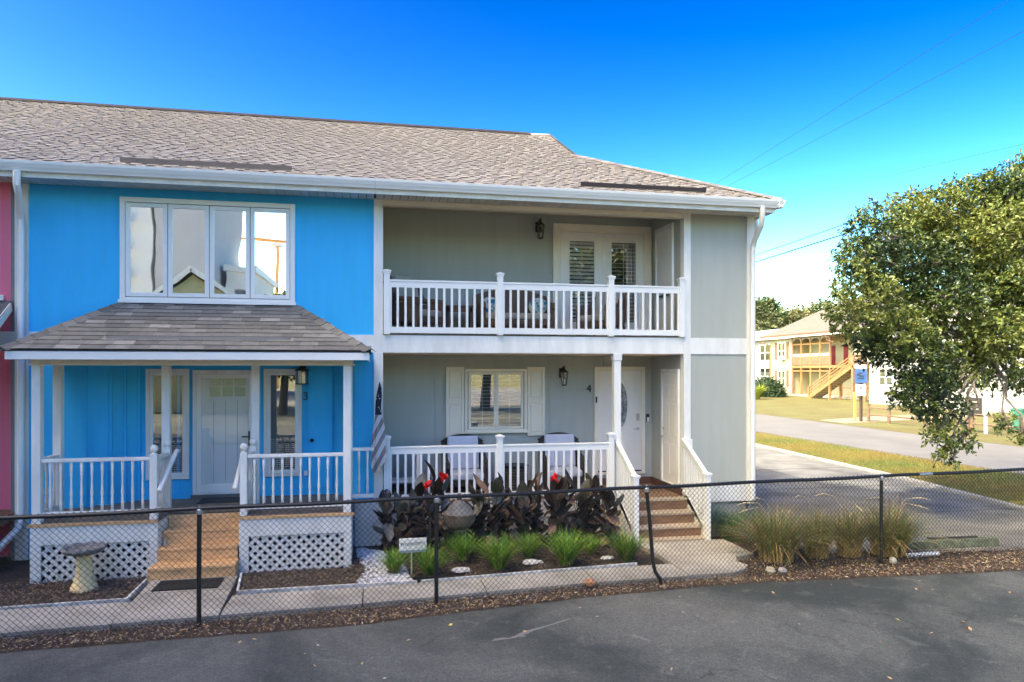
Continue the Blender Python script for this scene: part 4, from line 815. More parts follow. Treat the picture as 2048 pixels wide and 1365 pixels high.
def armchair(label,m,cm,wd=.72,back=.90,seat=.36,pillow=False,group=None,seats=1,weave=False):
    """faces -y, origin at centre of base"""
    t=thing('wicker_%s'%('loveseat' if seats>1 else 'armchair'),label,'loveseat' if seats>1 else 'armchair',(0,0,0),group); W[t.name]=Vector((0,0,0)); h=wd/2
    for x in (-h+.04,h-.04):
        for y in (-.33,.33): MB().tube([(x,y,0),(x,y,.22)],[.022,.028],8).build('leg',m,t)
    mb=MB(); mb.box(-h+.03,h-.03,-.35,.30,.20,seat-.06); mb.build('seat_base',m,t,bevel=.01)
    if weave:
        wv=MB()
        for i in range(int(wd/.05)-1): x=-h+.05+i*.05; wv.obox((x,-.357,.06),(x+.04,-.357,.24),.006,.012,(0,1,0)); wv.obox((x+.04,-.364,.06),(x,-.364,.24),.006,.012,(0,1,0))
        wv.box(-h+.03,h-.03,-.365,-.345,.04,.065); wv.build('woven_apron',m,t)
    for s_ in (-1,1):   # rolled arms
        x=s_*(h-.06); mb=MB(); mb.box(x-.045,x+.045,-.34,.28,.22,.56); mb.build('arm_panel',m,t,bevel=.02)
        MB().tube([(x,-.37,.50),(x,-.34,.575),(x,-.1,.60),(x,.15,.63),(x*.98,.33,back*.86)],[.035,.048,.05,.05,.045],10).build('arm_roll',m,t,smooth=True)
    mb=MB(); V=[];nn=10
    for i in range(nn+1):
        u=-1+2*i/nn; x=u*(h-.03); zt=back-.12*abs(u)**2.4; yb=.30+.0*u
        V+=[(x,yb-.03,.22),(x,yb+.03,.22),(x,yb+.10,zt),(x,yb+.16,zt-.01)]
    mb.add(V,[q for i in range(nn) for q in ((4*i,4*i+4,4*i+6,4*i+2),(4*i+1,4*i+3,4*i+7,4*i+5),(4*i+2,4*i+6,4*i+7,4*i+3))]+[(0,2,3,1),(4*nn,4*nn+1,4*nn+3,4*nn+2)]); mb.build('back',m,t)
    MB().tube([( (-1+2*i/nn)*(h-.03),.43,back-.12*abs(-1+2*i/nn)**2.4) for i in range(nn+1)],.035,8).build('back_roll',m,t,smooth=True)
    for k in range(seats):
        a=-h+.10+k*(wd-.2)/seats; b=a+(wd-.2)/seats-.01
        soft(cushion(a,b,-.36,.27,seat-.055,seat+.07),'seat_cushion',cm,t,.035)
        if not pillow or seats==1: soft(MB().add([(a+.01,.12,seat+.07),(b-.01,.12,seat+.07),(b-.01,.27,seat+.07),(a+.01,.27,seat+.07),(a+.02,.25,back+.02),(b-.02,.25,back+.02),(b-.02,.38,back+.0),(a+.02,.38,back)],[(0,3,2,1),(4,5,6,7),(0,1,5,4),(1,2,6,5),(2,3,7,6),(3,0,4,7)]),'back_cushion',cm,t,.035)
    return t
def put(t,x,y,z,rz,s=1.): t.location=(x,y,z); t.rotation_euler=(0,0,R(rz)); t.scale=(s,)*3
a=armchair('dark wicker armchair with blue grey cushions under the left shutter on the lower porch',wk_d,cush,.80,.99); put(a,1.60,12.62,ZDECK4,0,1.04)
b=armchair('dark wicker armchair with blue grey cushions on the lower porch nearest the white front door',wk_d,cush,.80,.99); put(b,3.43,12.62,ZDECK4,-4,1.04)
c=armchair('brown high-backed wicker chair at the left end of the balcony',wk_b,cush2,.76,1.04,weave=True); put(c,.72,12.45,3.47,42,1.02)
d=armchair('brown wicker loveseat holding two teal pillows on the balcony',wk_b,cush2,1.42,.90,pillow=True,seats=2,weave=True); put(d,2.55,12.72,3.47,0,1.0)
e=armchair('brown wicker chair in front of the french doors on the balcony',wk_b,cush2,.76,.95,weave=True); put(e,4.15,12.55,3.47,-48,.95)
for x,rz,lb in ((2.1,8,'teal palm-print pillow at the left end of the balcony loveseat'),(2.98,-10,'teal palm-print pillow at the right end of the balcony loveseat')):
    o=MB().add([(-.2,-.03,-.19),(.2,-.03,-.19),(.2,.03,-.19),(-.2,.03,-.19),(-.2,-.03,.19),(.2,-.03,.19),(.2,.03,.19),(-.2,.03,.19),(0,-.10,0),(0,.10,0)],[(0,1,8),(1,5,8),(5,4,8),(4,0,8),(2,3,9),(3,7,9),(7,6,9),(6,2,9),(0,3,2,1),(4,5,6,7),(1,2,6,5),(3,0,4,7)]).build('throw_pillow',teal,None,label=lb,cat='pillow')
    s=o.modifiers.new('s','SUBSURF'); s.levels=1; s.render_levels=2; o.data.polygons.foreach_set('use_smooth',[True]*len(o.data.polygons)); o.location=(x,12.70,4.06-.19); o.rotation_euler=(R(-14),0,R(rz))
def table(name,label,cat,m,x,y,z,w,d,h,shelf=False,cross=False,leg=.025):
    t=thing(name,label,cat,(x,y,z)); MB().box(x-w/2,x+w/2,y-d/2,y+d/2,z+h-.04,z+h).build('table_top',m,t,bevel=.008)
    for a in (-1,1):
        for b in (-1,1): xx=x+a*(w/2-leg*1.4); yy=y+b*(d/2-leg*1.4); MB().box(xx-leg,xx+leg,yy-leg,yy+leg,z,z+h-.041).build('leg',m,t)
    if shelf: MB().box(x-w/2+.03,x+w/2-.03,y-d/2+.03,y+d/2-.03,z+.22*h/.6,z+.22*h/.6+.03).build('shelf',m,t)
    if cross: MB().box(x-w/2+.02,x+w/2-.02,y-d/2+.01,y-d/2+.03,z+h-.12,z+h-.045).build('apron',m,t)
    return t
table('side_table','brown wicker side table between the two left balcony seats','side table',wk_b,1.50,12.78,3.47,.5,.42,.56,cross=True)
table('side_table','white slatted table in the left corner of the lower porch','side table',white,.48,12.45,ZDECK4,.62,.5,.86,shelf=True,leg=.035)
bt=thing('barrel_table','dark wicker barrel table between the two lower porch armchairs','side table',(2.52,12.62,ZDECK4)); MB().lathe((2.52,12.62,ZDECK4),[(.20,0),(.235,.15),(.24,.3),(.23,.44),(.215,.50)],18).build('barrel_body',wk_d,bt,smooth=True); MB().lathe((2.52,12.62,ZDECK4+.501),[(.25,0),(.26,.012),(.25,.025)],20).build('table_top',black,bt)
for i in range(9): MB().lathe((2.52,12.62,ZDECK4+.04+i*.05),[(.236,0),(.246,.012),(.238,.026)],18).build('wicker_band',M('wicker_band_brown',(.10,.08,.065),.7,.3,50),bt)
# door mats
tag(MB().box(-2.80,-2.0,9.62,10.06,.038,.052).build('door_mat',M('black_rubber_mat',(.010,.010,.010),.95,.3,30,bump=.6),None,bevel=.004),'black rubber mat lying on the walk at the foot of the orange steps','door mat')
tag(MB().box(-2.72,-2.05,11.62,12.04,ZDECK3+.001,ZDECK3+.014).build('door_mat',M('dark_grey_mat',(.05,.05,.05),.95,.3,30),None),'dark grey mat on the blue porch in front of the white storm door','door mat')
tag(MB().box(4.4,5.1,12.55,12.98,ZDECK4+.001,ZDECK4+.013).build('door_mat',M('pale_woven_mat',(.40,.42,.42),.95,.3,14),None),'pale grey mat in front of the door with the oval glass','door mat')
# ================================================================ CHAIN LINK FENCE
fa=math.atan(.0725); fe=thing('chain_link_fence','long black chain link fence with a bent post between the walk and the asphalt','fence',(0,8.55,0)); W[fe.name]=Vector((0,0,0))
FX0_,FX1_=-7.2,12.6; RZ=1.295
posts=[(-4.65,0),(-1.95,0),(.74,0),(3.62,1),(7.34,0),(10.9,0)]
for x,b in posts:
    if b: pts=[(x+.14,-.03,-.05),(x+.125,-.03,.07),(x+.055,-.02,.17),(x+.03,0,.30),(x-.01,0,.8),(x-.06,0,1.26)]
    else: pts=[(x,0,-.05),(x,0,.6),(x+.005,0,1.27)]
    p=MB().tube(pts,.026,10).build('fence_post',vin,fe,smooth=True); q=pts[-1]
    MB().lathe((q[0],0,1.235),[(.034,0),(.036,.01),(.036,.05),(.03,.06)],10).build('post_cap_fitting',galv,p) ; c=bpy.context.scene
    o=list(p.children)[-1]
    mb=MB(); mb.lathe((q[0],0,1.255),[(.02,0),(.018,.03),(.008,.075)],8); mb.build('rail_tie',galv,p)
n=40; MB().tube([(FX0_+(FX1_-FX0_)*i/n,0,RZ+.006*math.sin(i*1.3)) for i in range(n+1)],.0235,10).build('top_rail',vin,fe,smooth=True)
MB().tube([(8.02,0,RZ),(8.26,0,RZ)],.027,10).build('rail_sleeve',galv,fe,smooth=True)
# woven wires: every wire zigzags up the fence and hooks over its neighbour
PZ=.0335
def wire(mirror):
    pts=[]; z=.0; s=1 if mirror else -1; k=0
    while z<1.345:
        pts.append((s*PZ*.52,(.004 if k%2 else -.004),z)); z+=.0345; s=-s; k+=1
    return MB().tube(pts,.0033,4,cap=False)
wms=[wire(False).mesh('wire',vin),wire(True).mesh('wire',vin)]; rest=MB(); src=[wire(False),wire(True)]
nW=int((FX1_-FX0_)/PZ); lo=int((-4.4-FX0_)/PZ)
for i in range(nW):
    x=FX0_+i*PZ
    if lo<=i<lo+298: place('wire',wms[i%2],fe,(x,0,.015))
    else: rest.add([(v[0]+x,v[1],v[2]+.015) for v in src[i%2].v],src[i%2].f)
rest.build('far_wires',vin,fe,kind='stuff')
MB().tube([(FX0_,.0,.04),(0,.0,.05),(FX1_,0,.04)],.002,4).build('tension_wire',vin,fe)
fe.rotation_euler=(0,0,fa)
# ================================================================ GARDEN PLANTS
def blades(n,rb,h,hv,spread,droop,w,seg=5,seed=None,updir=.0,zb=0.):
    a=rng.random(n)*2*np.pi; r=rb*np.sqrt(rng.random(n)); H=h*(1-hv+2*hv*rng.random(n)*.5+hv*.5*rng.random(n)); lean=spread*(.15+.85*rng.random(n))
    a2=a+rng.normal(0,.5,n); base=np.column_stack([r*np.cos(a),r*np.sin(a),np.full(n,zb)]); d=np.column_stack([np.cos(a2),np.sin(a2),np.zeros(n)]); sd=np.column_stack([-np.sin(a2),np.cos(a2),np.zeros(n)])
    V=[]
    for k in range(seg+1):
        t=k/seg; out=lean*H*(t*.55+.75*t*t); up=H*(t-droop*lean*t**2.4); wd=w*(1-.9*t**1.6)*.5
        p=base+d*out[:,None]; p[:,2]+=up; p[:,2]=np.maximum(p[:,2],.01); V+= [p+sd*wd,p-sd*wd]
    V=np.stack(V,1); m=V.shape[1]; i=np.arange(n)[:,None]*m
    F=np.concatenate([i+np.array([[2*k,2*k+1,2*k+3,2*k+2]]) for k in range(seg)],1).reshape(-1,4)
    return V.reshape(-1,3),F
def join(parts):
    V=[];F=[];I=[];b=0
    for (v,f,mi) in parts: V.append(v);F.append(f+b);I.append(np.broadcast_to(mi,(len(f),)) if np.ndim(mi)==0 else mi);b+=len(v)
    return np.concatenate(V),np.concatenate(F),np.concatenate(I)
def leafmat(name,c,rnd=.15,tr=.25,rough=.55,var=.3):
    m=M(name,c,rough,var,9,rnd=rnd); t=m.node_tree; b=t.nodes['Principled BSDF']; o=t.nodes['Material Output']; tl=t.nodes.new('ShaderNodeBsdfTranslucent'); mx=t.nodes.new('ShaderNodeMixShader'); mx.inputs[0].default_value=tr
    t.links.new(b.inputs['Base Color'].links[0].from_socket,tl.inputs['Color']); t.links.new(b.outputs[0],mx.inputs[1]); t.links.new(tl.outputs[0],mx.inputs[2]); t.links.new(mx.outputs[0],o.inputs['Surface']); return m
gm=[leafmat('bright_blade_green',(.15,.33,.03)),leafmat('mid_blade_green',(.05,.15,.015)),leafmat('yellow_blade_green',(.36,.48,.07)),leafmat('dry_blade_straw',(.38,.30,.15))]
lm=[]
for k in range(3):
    parts=[]
    for nn,mi,h,sp in ((170,0,.50,.72),(90,1,.42,.8),(110,2,.50,.75),(40,3,.30,1.2)):
        v,f=blades(nn,.07,h,.3,sp,.60,.012,seg=5); parts.append((v,f,mi))
    V,F,I=join(parts); lm.append(npmesh('grass_clump',V,F,gm,I))
for k,(x,y,s,lb) in enumerate(((.26,9.95,.82,'green grass clump between the white pebbles and the white yard sign'),(.74,9.72,1.0,'green grass clump just right of the white yard sign beside the fence post'),(1.30,10.45,1.0,'green grass clump in front of the stone urn'),(1.74,9.90,1.12,'green grass clump between the two flat white stones'),
    (2.30,10.42,.88,'green grass clump behind the right flat white stone'),(2.76,9.92,1.18,'large green grass clump near the edging, third from the brown steps'),(3.28,10.42,.72,'small green grass clump against the dark cannas, second from the brown steps'),(3.70,9.98,1.05,'green grass clump nearest the brown steps and the bent fence post'))):
    o=place('grass_clump',lm[k%3],None,(x,y,0),(0,0,k*1.3),(s,s,s)); tag(o,lb,'grass clump','green grass clumps in the front bed')
# blue-green and dark plants at the corner
rm=[leafmat('rosemary_blue_green',(.09,.17,.15)),leafmat('deep_blade_green',(.05,.13,.025))]
V,F,I=join([blades(350,.14,.62,.3,.5,.3,.012)+(0,)]); tag(place('rosemary_bush',npmesh('rosemary_bush',V,F,rm,I),None,(5.68,11.15,0)),'blue green upright bush against the skirt of the grey house beside the stair post','bush')
V,F,I=join([blades(700,.3,.55,.3,.8,.5,.011)+(1,),blades(200,.25,.5,.3,.9,.5,.011)+(1,)]); tag(place('leafy_grass_bush',npmesh('leafy_grass_bush',V,F,rm,I),None,(6.02,10.85,0)),'deep green grassy bush between the stair post and the tall tan grasses','bush')
fg=[leafmat('fountain_grass_olive',(.30,.29,.11)),leafmat('fountain_grass_green',(.15,.23,.06)),leafmat('fountain_grass_gold',(.50,.35,.14)),leafmat('fountain_grass_purple',(.24,.15,.10)),leafmat('plume_cream',(.62,.52,.33))]
fms=[]
for k in range(3):
    parts=[]
    for nn,mi,h,sp,dr,wd in ((330,0,.98,.95,.62,.013),(330,1,.9,.85,.55,.015),(170,3,1.12,.7,.42,.009),(240,2,.95,1.0,.8,.013)):
        v,f=blades(nn,.17,h,.3,sp,dr,wd,seg=5); parts.append((v,f,mi))
    v,f=blades(260,.26,.50,.4,.32,.35,.016,seg=3); parts.append((v,f,2))
    V,F,I=join(parts); fms.append(npmesh('fountain_grass',V,F,fg,I))
for k,(x,y,s,sz,lb) in enumerate(((5.90,9.55,.92,.98,'tall tan fountain grass clump nearest the concrete walk'),(6.62,9.60,.64,.92,'second fountain grass clump from the concrete walk'),(7.14,9.56,.64,.90,'narrow fountain grass clump, third from the concrete walk'),(7.78,9.5,.92,.97,'wide fountain grass clump behind the straight fence post by the driveway'))):
    t=thing('fountain_grass',lb,'ornamental grass',(x,y,0),'fountain grasses by the driveway'); o=place('blade_clump',fms[k%3],t,(x,y,0),(0,0,k*2.1),(s,s,sz))
    for j in range(3 if k in(0,2,3) else 1):
        a=R(150+25*j) if k==0 else rng.random()*6.28; d=Vector((math.cos(a),-abs(math.sin(a))*.6,0)); p0=Vector((x,y,.6)); tip=p0+d*(.45+.08*j)+Vector((0,0,.38-.09*j)); md=p0.lerp(tip,.55)+Vector((0,0,.12)); en=tip+d*.14+Vector((0,0,-.03))
        MB().tube([p0,md,tip,en],[.002,.003,.012,.003],5).build('seed_plume',fg[4],t,smooth=True)
# cannas
cm=[leafmat('canna_dark_maroon',(.028,.018,.016),tr=.06,rough=.35),leafmat('canna_olive_brown',(.075,.07,.045),tr=.08,rough=.4),leafmat('canna_dead_tan',(.22,.13,.085),tr=.1,rough=.7),leafmat('canna_dusty_grey',(.13,.13,.115),tr=.08,rough=.5)]
def canna_leaf(mat,L,Wd,curl):
    n=9; V=[];F=[]
    for i in range(n+1):
        t=i/n; w=Wd*math.sin(math.pi*min(1,t**.8))**.75*.5+.001; z=curl*math.sin(t*2.2)*L; x=L*t*(1-.12*t)
        V+=[(x,-w,z+w*.55+random.uniform(-.006,.006)),(x,0,z),(x,w,z+w*.55+random.uniform(-.006,.006))]
    for i in range(n): F+=[(3*i,3*i+3,3*i+4,3*i+1),(3*i+1,3*i+4,3*i+5,3*i+2)]
    mb=MB(); mb.add(V,F); return mb.mesh('leaf',mat,smooth=True)
cl_=[[canna_leaf(m,l,w,c) for (l,w,c) in ((.36,.15,.10),(.30,.13,-.12),(.40,.14,-.2))] for m in cm]
stm=M('canna_stem_dark',(.05,.04,.03),.6)
flm=leafmat('canna_flower_red',(.80,.015,.012),tr=.2)
petal=canna_leaf(flm,.085,.06,.15); petal.name='petal'
cs=[(.22,11.2,.72),(.42,10.95,.62),(.62,11.25,.86),(.82,10.95,.75),(.98,11.2,1.0),(1.62,11.15,.80),(1.85,10.9,.90),(2.08,11.2,.78),(2.30,10.95,.80),(2.55,11.2,.85),(2.80,10.95,.80),(3.02,11.2,.84),(3.28,10.95,.80),(3.52,11.15,.82),(3.76,10.95,.76),(1.12,10.85,.52)]
clab=['leftmost dark canna beside the square lattice','low dark canna behind the white yard sign','dark canna left of the first red flower','dark canna carrying the small left red flower','tall dark canna with the large red flower left of the stone urn',
 'dark canna just right of the stone urn','tall dark canna with an upright bud right of the urn','dark canna behind the middle rail post','broad-leaved dark canna right of the middle rail post','dark canna in front of the barrel table','dark canna with the red flower near the right armchair',
 'dark canna right of the right-hand red flower','dark canna with drooping brown leaves in front of the last porch balusters','dark canna beside the porch newel post','rightmost dark canna against the white stair rail','short withered canna at the foot of the stone urn']
for k,(x,y,h) in enumerate(cs):
    t=thing('canna_plant',clab[k],'canna plant',(x,y,0),'dark cannas in front of the grey porch')
    h*=1.12; nst=5
    for s in range(nst):
        a=random.random()*6.28; tx,ty=x+.10*math.cos(a),y+.08*math.sin(a); hh=h*(1 if s==0 else random.uniform(.7,.95)); MB().tube([(x+.03*math.cos(a),y,0),((x+tx)/2,(y+ty)/2,hh*.5),(tx,ty,hh)],[.012,.010,.005],6).build('stem',stm,t)
        for j in range(6):
            z=hh*(.18+.78*j/5); mi=random.choices((0,1,2,3),weights=(5,2.2,1.8+2.4*(j<3),1.3))[0]; up=-35-18*j/5*2 if random.random()<.72 else random.uniform(-5,38)
            place('leaf',random.choice(cl_[mi]),t,(tx*z/hh+x*(1-z/hh),ty*z/hh+y*(1-z/hh),z),(random.uniform(-.5,.5),R(up+random.uniform(-14,14)),a+j*2.4+random.uniform(-.5,.5)),(random.uniform(.7,1.3),random.uniform(.8,1.3),1))
for x,y,z,s,pl in ((.80,10.9,1.07,.85,3),(1.06,11.1,1.13,1.25,4),(2.83,10.9,1.10,1.0,10)):
    o=bpy.data.objects.new('flower_head',None); t=[q for q in bpy.data.objects if q.name.startswith('canna_plant') and q.get('label')==clab[pl]][0]; COL.objects.link(o); o.parent=t; o.location=Vector((x,y,z))-W[t.name]; W[o.name]=Vector((x,y,z))
    MB().tube([(x,y,z-.25),(x,y,z)],.005,5).build('flower_stalk',stm,o)
    for j in range(13): place('petal',petal,o,(x+random.uniform(-.03,.03),y+random.uniform(-.03,.03),z+random.uniform(-.05,.05)),(random.uniform(-1,1),random.uniform(-1.2,.3),random.random()*6.28),(s,)*3)
# urn with domed lid
um=addgrain(M('weathered_stone_urn',(.17,.125,.085),.85,.35,6,bump=.6,bscale=40),45,.25); um2=addgrain(M('weathered_stone_lid',(.17,.165,.155),.85,.3,6,bump=.5,bscale=40),45,.2)
ur=thing('garden_urn','weathered stone urn with a domed lid standing among the dark cannas','urn',(1.27,10.72,0)); c=(1.27,10.72,0)
MB().lathe(c,[(.17,0),(.17,.05),(.11,.08),(.075,.14),(.065,.30),(.085,.37),(.11,.39),(.10,.42)],24).build('pedestal',um,ur,smooth=True)
MB().lathe((c[0],c[1],.42),[(.09,0),(.17,.03),(.225,.09),(.25,.16),(.262,.225),(.268,.245),(.25,.247)],28).build('bowl',um,ur,smooth=True)
MB().lathe((c[0],c[1],.665),[(.225,0),(.19,.06),(.13,.13),(.07,.175),(.05,.19)],28).build('domed_lid',um2,ur,smooth=True)
mb=MB(); mb.lathe((c[0],c[1],.855),[(.05,0),(.03,.015),(.05,.045),(.052,.075),(.03,.105),(.0,.115)],14); mb.build('finial',um,ur,smooth=True)
# birdbath
bb_=thing('birdbath','birdbath with dark stone bowl on a cream pedestal in the left mulch bed','birdbath',(-3.72,10.02,0)); c=(-3.72,10.02,0)
pm=addgrain(M('cream_pedestal_stone',(.80,.62,.33),.8,.12,5,bump=.2),40,.1); dmx=addgrain(M('dark_mottled_stone',(.20,.20,.21),.8,.6,18,bump=1.),60,.5)
MB().lathe(c,[(.165,0),(.155,.05),(.12,.12),(.10,.22),(.09,.38),(.085,.44),(.10,.455)],24).build('pedestal',pm,bb_,smooth=True)
mb=MB(); n=28; prof=[(.09,.455),(.16,.47),(.235,.50),(.262,.535),(.255,.56),(.225,.56),(.20,.53),(.05,.515)]
V=[(c[0]+r*(1+.035*math.sin(9*2*math.pi*j/n))*math.cos(2*math.pi*j/n),c[1]+r*(1+.035*math.sin(9*2*math.pi*j/n))*math.sin(2*math.pi*j/n),z+.01*math.sin(9*2*math.pi*j/n)*(r>.2)) for r,z in prof for j in range(n)]
mb.add(V,[(i*n+j,i*n+(j+1)%n,(i+1)*n+(j+1)%n,(i+1)*n+j) for i in range(len(prof)-1) for j in range(n)]+[tuple(range(7*n,8*n))]); mb.build('bowl',dmx,bb_,smooth=True)
# yard sign
ys=thing('yard_sign','small white yard sign reading Protection1 on a pale stake among the grass clumps','yard sign',(.50,9.88,0))
MB().box(.49,.512,9.885,9.9,-.02,.36).build('stake',M('pale_stake',(.62,.68,.40),.6),ys)
mb=MB(); mb.prism([(.33,9.868),(.71,9.868),(.71,9.883),(.33,9.883)],.34,.51); mb.build('sign_board',white,ys,bevel=.008); MB().box(.328,.70,9.866,9.884,.31,.339).build('sign_lower_strip',M('blue_grey_strip',(.25,.33,.42),.5),ys)
place('lettering',text_mesh('Protection1',.072,.0015,black),ys,(.52,9.8665,.435),(R(90),R(-3),0))
# flat stones
for x,y,s,lb in ((1.20,9.90,.16,'flat white stone left of the middle, between grass clumps near the edging'),(2.28,10.12,.17,'flat white stone below the grass clump behind the middle of the bed'),(3.45,10.12,.10,'small pale stone beside the second grass clump from the brown steps')):
    mb=MB(); n=11; rr=[s*random.uniform(.75,1.1) for _ in range(n)]; V=[(x+rr[i]*math.cos(6.283*i/n),y+rr[i]*.65*math.sin(6.283*i/n),.01) for i in range(n)]+[(x+rr[i]*.85*math.cos(6.283*i/n),y+rr[i]*.55*math.sin(6.283*i/n),.03+.012*random.random()) for i in range(n)]+[(x,y,.045)]
    mb.add(V,[(i,(i+1)%n,n+(i+1)%n,n+i) for i in range(n)]+[(n+i,n+(i+1)%n,2*n) for i in range(n)]); tag(mb.build('flat_stone',M('white_flat_stone',(.62,.62,.63),.85,.25,14,bump=.6),None),lb,'stone')
for x,y,s,col,lb in ((2.78,8.86,.075,(.50,.24,.13),'small orange rock at the edge of the walk under the fence'),(5.45,8.95,.07,(.38,.34,.28),'upright pale rock left of the tan grasses in the leaf litter'),(5.62,8.93,.06,(.30,.29,.28),'round grey rock beside the upright pale rock'),(7.48,9.05,.07,(.42,.40,.36),'pale rock at the foot of the straight fence post by the driveway')):
    o=MB().sphere((0,0,0),s,7,sq=(1.1,.8,.75)).build('rock',M('rock_%d'%int(col[0]*100),col,.9,.3,20,bump=.6),None); o.location=(x,y,.0); o.rotation_euler=(.2,.1,x); tag(o,lb,'rock')
# black edging, hose bracket, white pipe, wheel stop
tag(MB().obox((.50,9.50,.045),(.95,9.50,.045),.05,.07).build('edging_timber',black,None),'short black edging piece beside the white pebbles','edging')
tag(MB().tube([(8.0,9.36,.02),(8.55,9.36,.02)],.035,10).build('white_pipe',vinyl,None,smooth=True),'short white plastic pipe lying at the near edge of the driveway','pipe')
ws=MB(); ws.extrude([(-.10,0),(.10,0),(.07,.12),(-.07,.12)],(8.35,9.86,-.02),(10.05,9.82,-.02),(0,1,0)); tag(ws.build('wheel_stop',addgrain(M('mossy_wheel_stop',(.13,.15,.10),.95,.4,7,bump=.4),50,.2),None,bevel=.01),'low mossy concrete wheel stop on the driveway behind the fence','wheel stop')
MB().obox((8.85,9.90,.112),(9.75,9.87,.112),.05,.03).build('stick',M('dark_wet_stick',(.05,.045,.04),.8),None,label='dark stick lying on top of the mossy wheel stop',cat='stick')
hr=thing('hose_holder','small white hose holder on the side of the blue porch skirt by the orange steps','hose holder',(-2.94,10.75,.36)); MB().tube([(-2.93,10.75+.07*math.cos(a),.36+.09*math.sin(a)) for a in [i*.45 for i in range(15)]],.012,6).build('hose_loop',vinyl,hr,smooth=True); MB().box(-2.962,-2.935,10.72,10.78,.30,.42).build('bracket',greytrim,hr)
# ================================================================ LIVE OAK BY THE DRIVEWAY
lumps=[(10.27,12.77,5.67,.57),(9.52,12.4,5.07,.42),(11.36,13.06,6.09,.64),(11.69,12.49,6.19,.6),(12.72,12.8,6.45,.6),(12.91,12.25,6.5,.58),(13.98,12.55,6.75,.7),(9.62,12.38,4.37,.6),(9.05,12.0,3.83,.38),(11.78,14.0,4.93,.69),(10.89,12.13,5.07,.55),(12.41,12.86,5.44,.7),(12.27,11.87,5.57,.65),(13.77,12.59,5.98,.75),(10.06,12.09,3.56,.6),(9.95,12.52,3.38,.4),(11.08,12.61,4.11,.52),(11.12,11.89,4.35,.55),(12.4,12.35,4.53,.62),(12.66,11.79,4.67,.6),(10.49,11.81,3.06,.55),(11.89,12.45,3.49,.55),(11.99,11.71,3.66,.55),(13.31,12.17,3.7,.6),(10.3,11.84,2.38,.4),(10.93,11.92,2.18,.42),(11.91,12.34,2.87,.44),(12.79,12.37,2.87,.4),(10.53,11.49,1.63,.24),(10.59,11.38,1.25,.2),(11.08,11.49,1.53,.19),(12.19,11.68,1.79,.2),(12.25,11.36,1.62,.13),(11.28,12.57,2.56,.45),(12.68,11.28,4.61,.5),(13.67,12.61,2.66,.28),
 (15,13,7.1,1.0),(16.4,12.4,7.4,1.0),(17.6,13,6.6,.9),(15.4,11.6,6.2,.9),(16.8,11.4,5.4,.9),(14.9,14,6.4,1.0),(16.2,14.6,6.2,1.0),(18.2,13.2,5.2,.8),(15.2,12.2,4.6,.6),(14.6,13.6,5.0,.6),(13.2,13.8,5.6,.7),(12.2,13.9,6.0,.6),(11.0,13.7,5.2,.55)]
ok=thing('live_oak','big live oak with glossy olive leaves hanging over the driveway and fence at the right','tree',(15.2,13.0,0))
bark=M('oak_bark_grey',(.15,.125,.10),.95,.4,9,bump=1.,bscale=25,streak=(3,3,1)); top=Vector((15.0,12.9,2.6))
MB().tube([(15.25,13.05,-.1),(15.2,13.0,.4),(15.1,12.95,1.5),tuple(top)],[.42,.30,.25,.24],12).build('trunk',bark,ok,smooth=True)
br=MB(); Ls=[Vector(l[:3]) for l in lumps]; hubs=[Vector((12.9,12.6,4.2)),Vector((13.6,12.8,5.4)),Vector((15.8,12.9,5.2)),Vector((12.6,12.4,3.3))]
for h in hubs:
    a=top.lerp(h,.5)+Vector((random.uniform(-.2,.2),random.uniform(-.2,.2),.25)); MB().tube([top,a,h],[.17,.12,.08],8).build('limb',bark,ok,smooth=True)
for l,r in zip(Ls,[q[3] for q in lumps]):
    h=min(hubs,key=lambda q:(q-l).length); pts=[h]; k=6
    for i in range(1,k+1): pts.append(h.lerp(l,i/k)+Vector((random.uniform(-.11,.11),random.uniform(-.11,.11),random.uniform(-.08,.08)+.18*math.sin(math.pi*i/k))))
    br.tube(pts,[.034*(1-i/(k+1))+.006 for i in range(k+1)],6)
    for _ in range(7):
        d=Vector((random.gauss(0,1),random.gauss(0,1),random.gauss(0,.7))).normalized()*r*random.uniform(.6,1.0); br.tube([pts[-2],l+d*.5+Vector((0,0,.05)),l+d],[.014,.009,.004],4)
br.build('branches',bark,ok,kind='stuff')
om=[leafmat('oak_leaf_dark',(.035,.06,.022),rnd=0,tr=.14,rough=.34),leafmat('oak_leaf_olive',(.19,.225,.05),rnd=0,tr=.2,rough=.36),leafmat('oak_leaf_gold',(.27,.29,.07),rnd=0,tr=.25,rough=.4),leafmat('oak_leaf_green',(.11,.16,.04),rnd=0,tr=.18,rough=.34)]
Ps=[];Ds=[]
for (x,y,z,r) in lumps:
    onscreen=x<14.3; dens=3000 if onscreen else 1500; n=int(dens*(r/.6)**2.1)
    tw=max(6,n//11)   # twigs
    d=rng.normal(size=(tw,3)); d/=np.linalg.norm(d,axis=1)[:,None]; rad=r*(.35+.75*rng.random(tw)**.6)
    # uneven lump
    rad*=1+.28*np.sin(d[:,0]*4+x*3)*np.cos(d[:,2]*5+z*2)
    c=np.array([x,y,z])+d*rad[:,None]*np.array([1.05,1.05,.9]); td=d*.6+rng.normal(0,.55,(tw,3)); td/=np.linalg.norm(td,axis=1)[:,None]
    k=11; tt=rng.random((tw,k,1)); p=c[:,None,:]+td[:,None,:]*(tt-.3)*.20+rng.normal(0,.014,(tw,k,3)); ld=td[:,None,:]*.6+rng.normal(0,.7,(tw,k,3)); ld/=np.linalg.norm(ld,axis=2)[:,:,None]
    Ps.append(p.reshape(-1,3)); Ds.append(ld.reshape(-1,3))
P=np.concatenate(Ps);Dd=np.concatenate(Ds); V,F=leaves(P,.086,.50,.3,flat=.5,dirs=Dd)
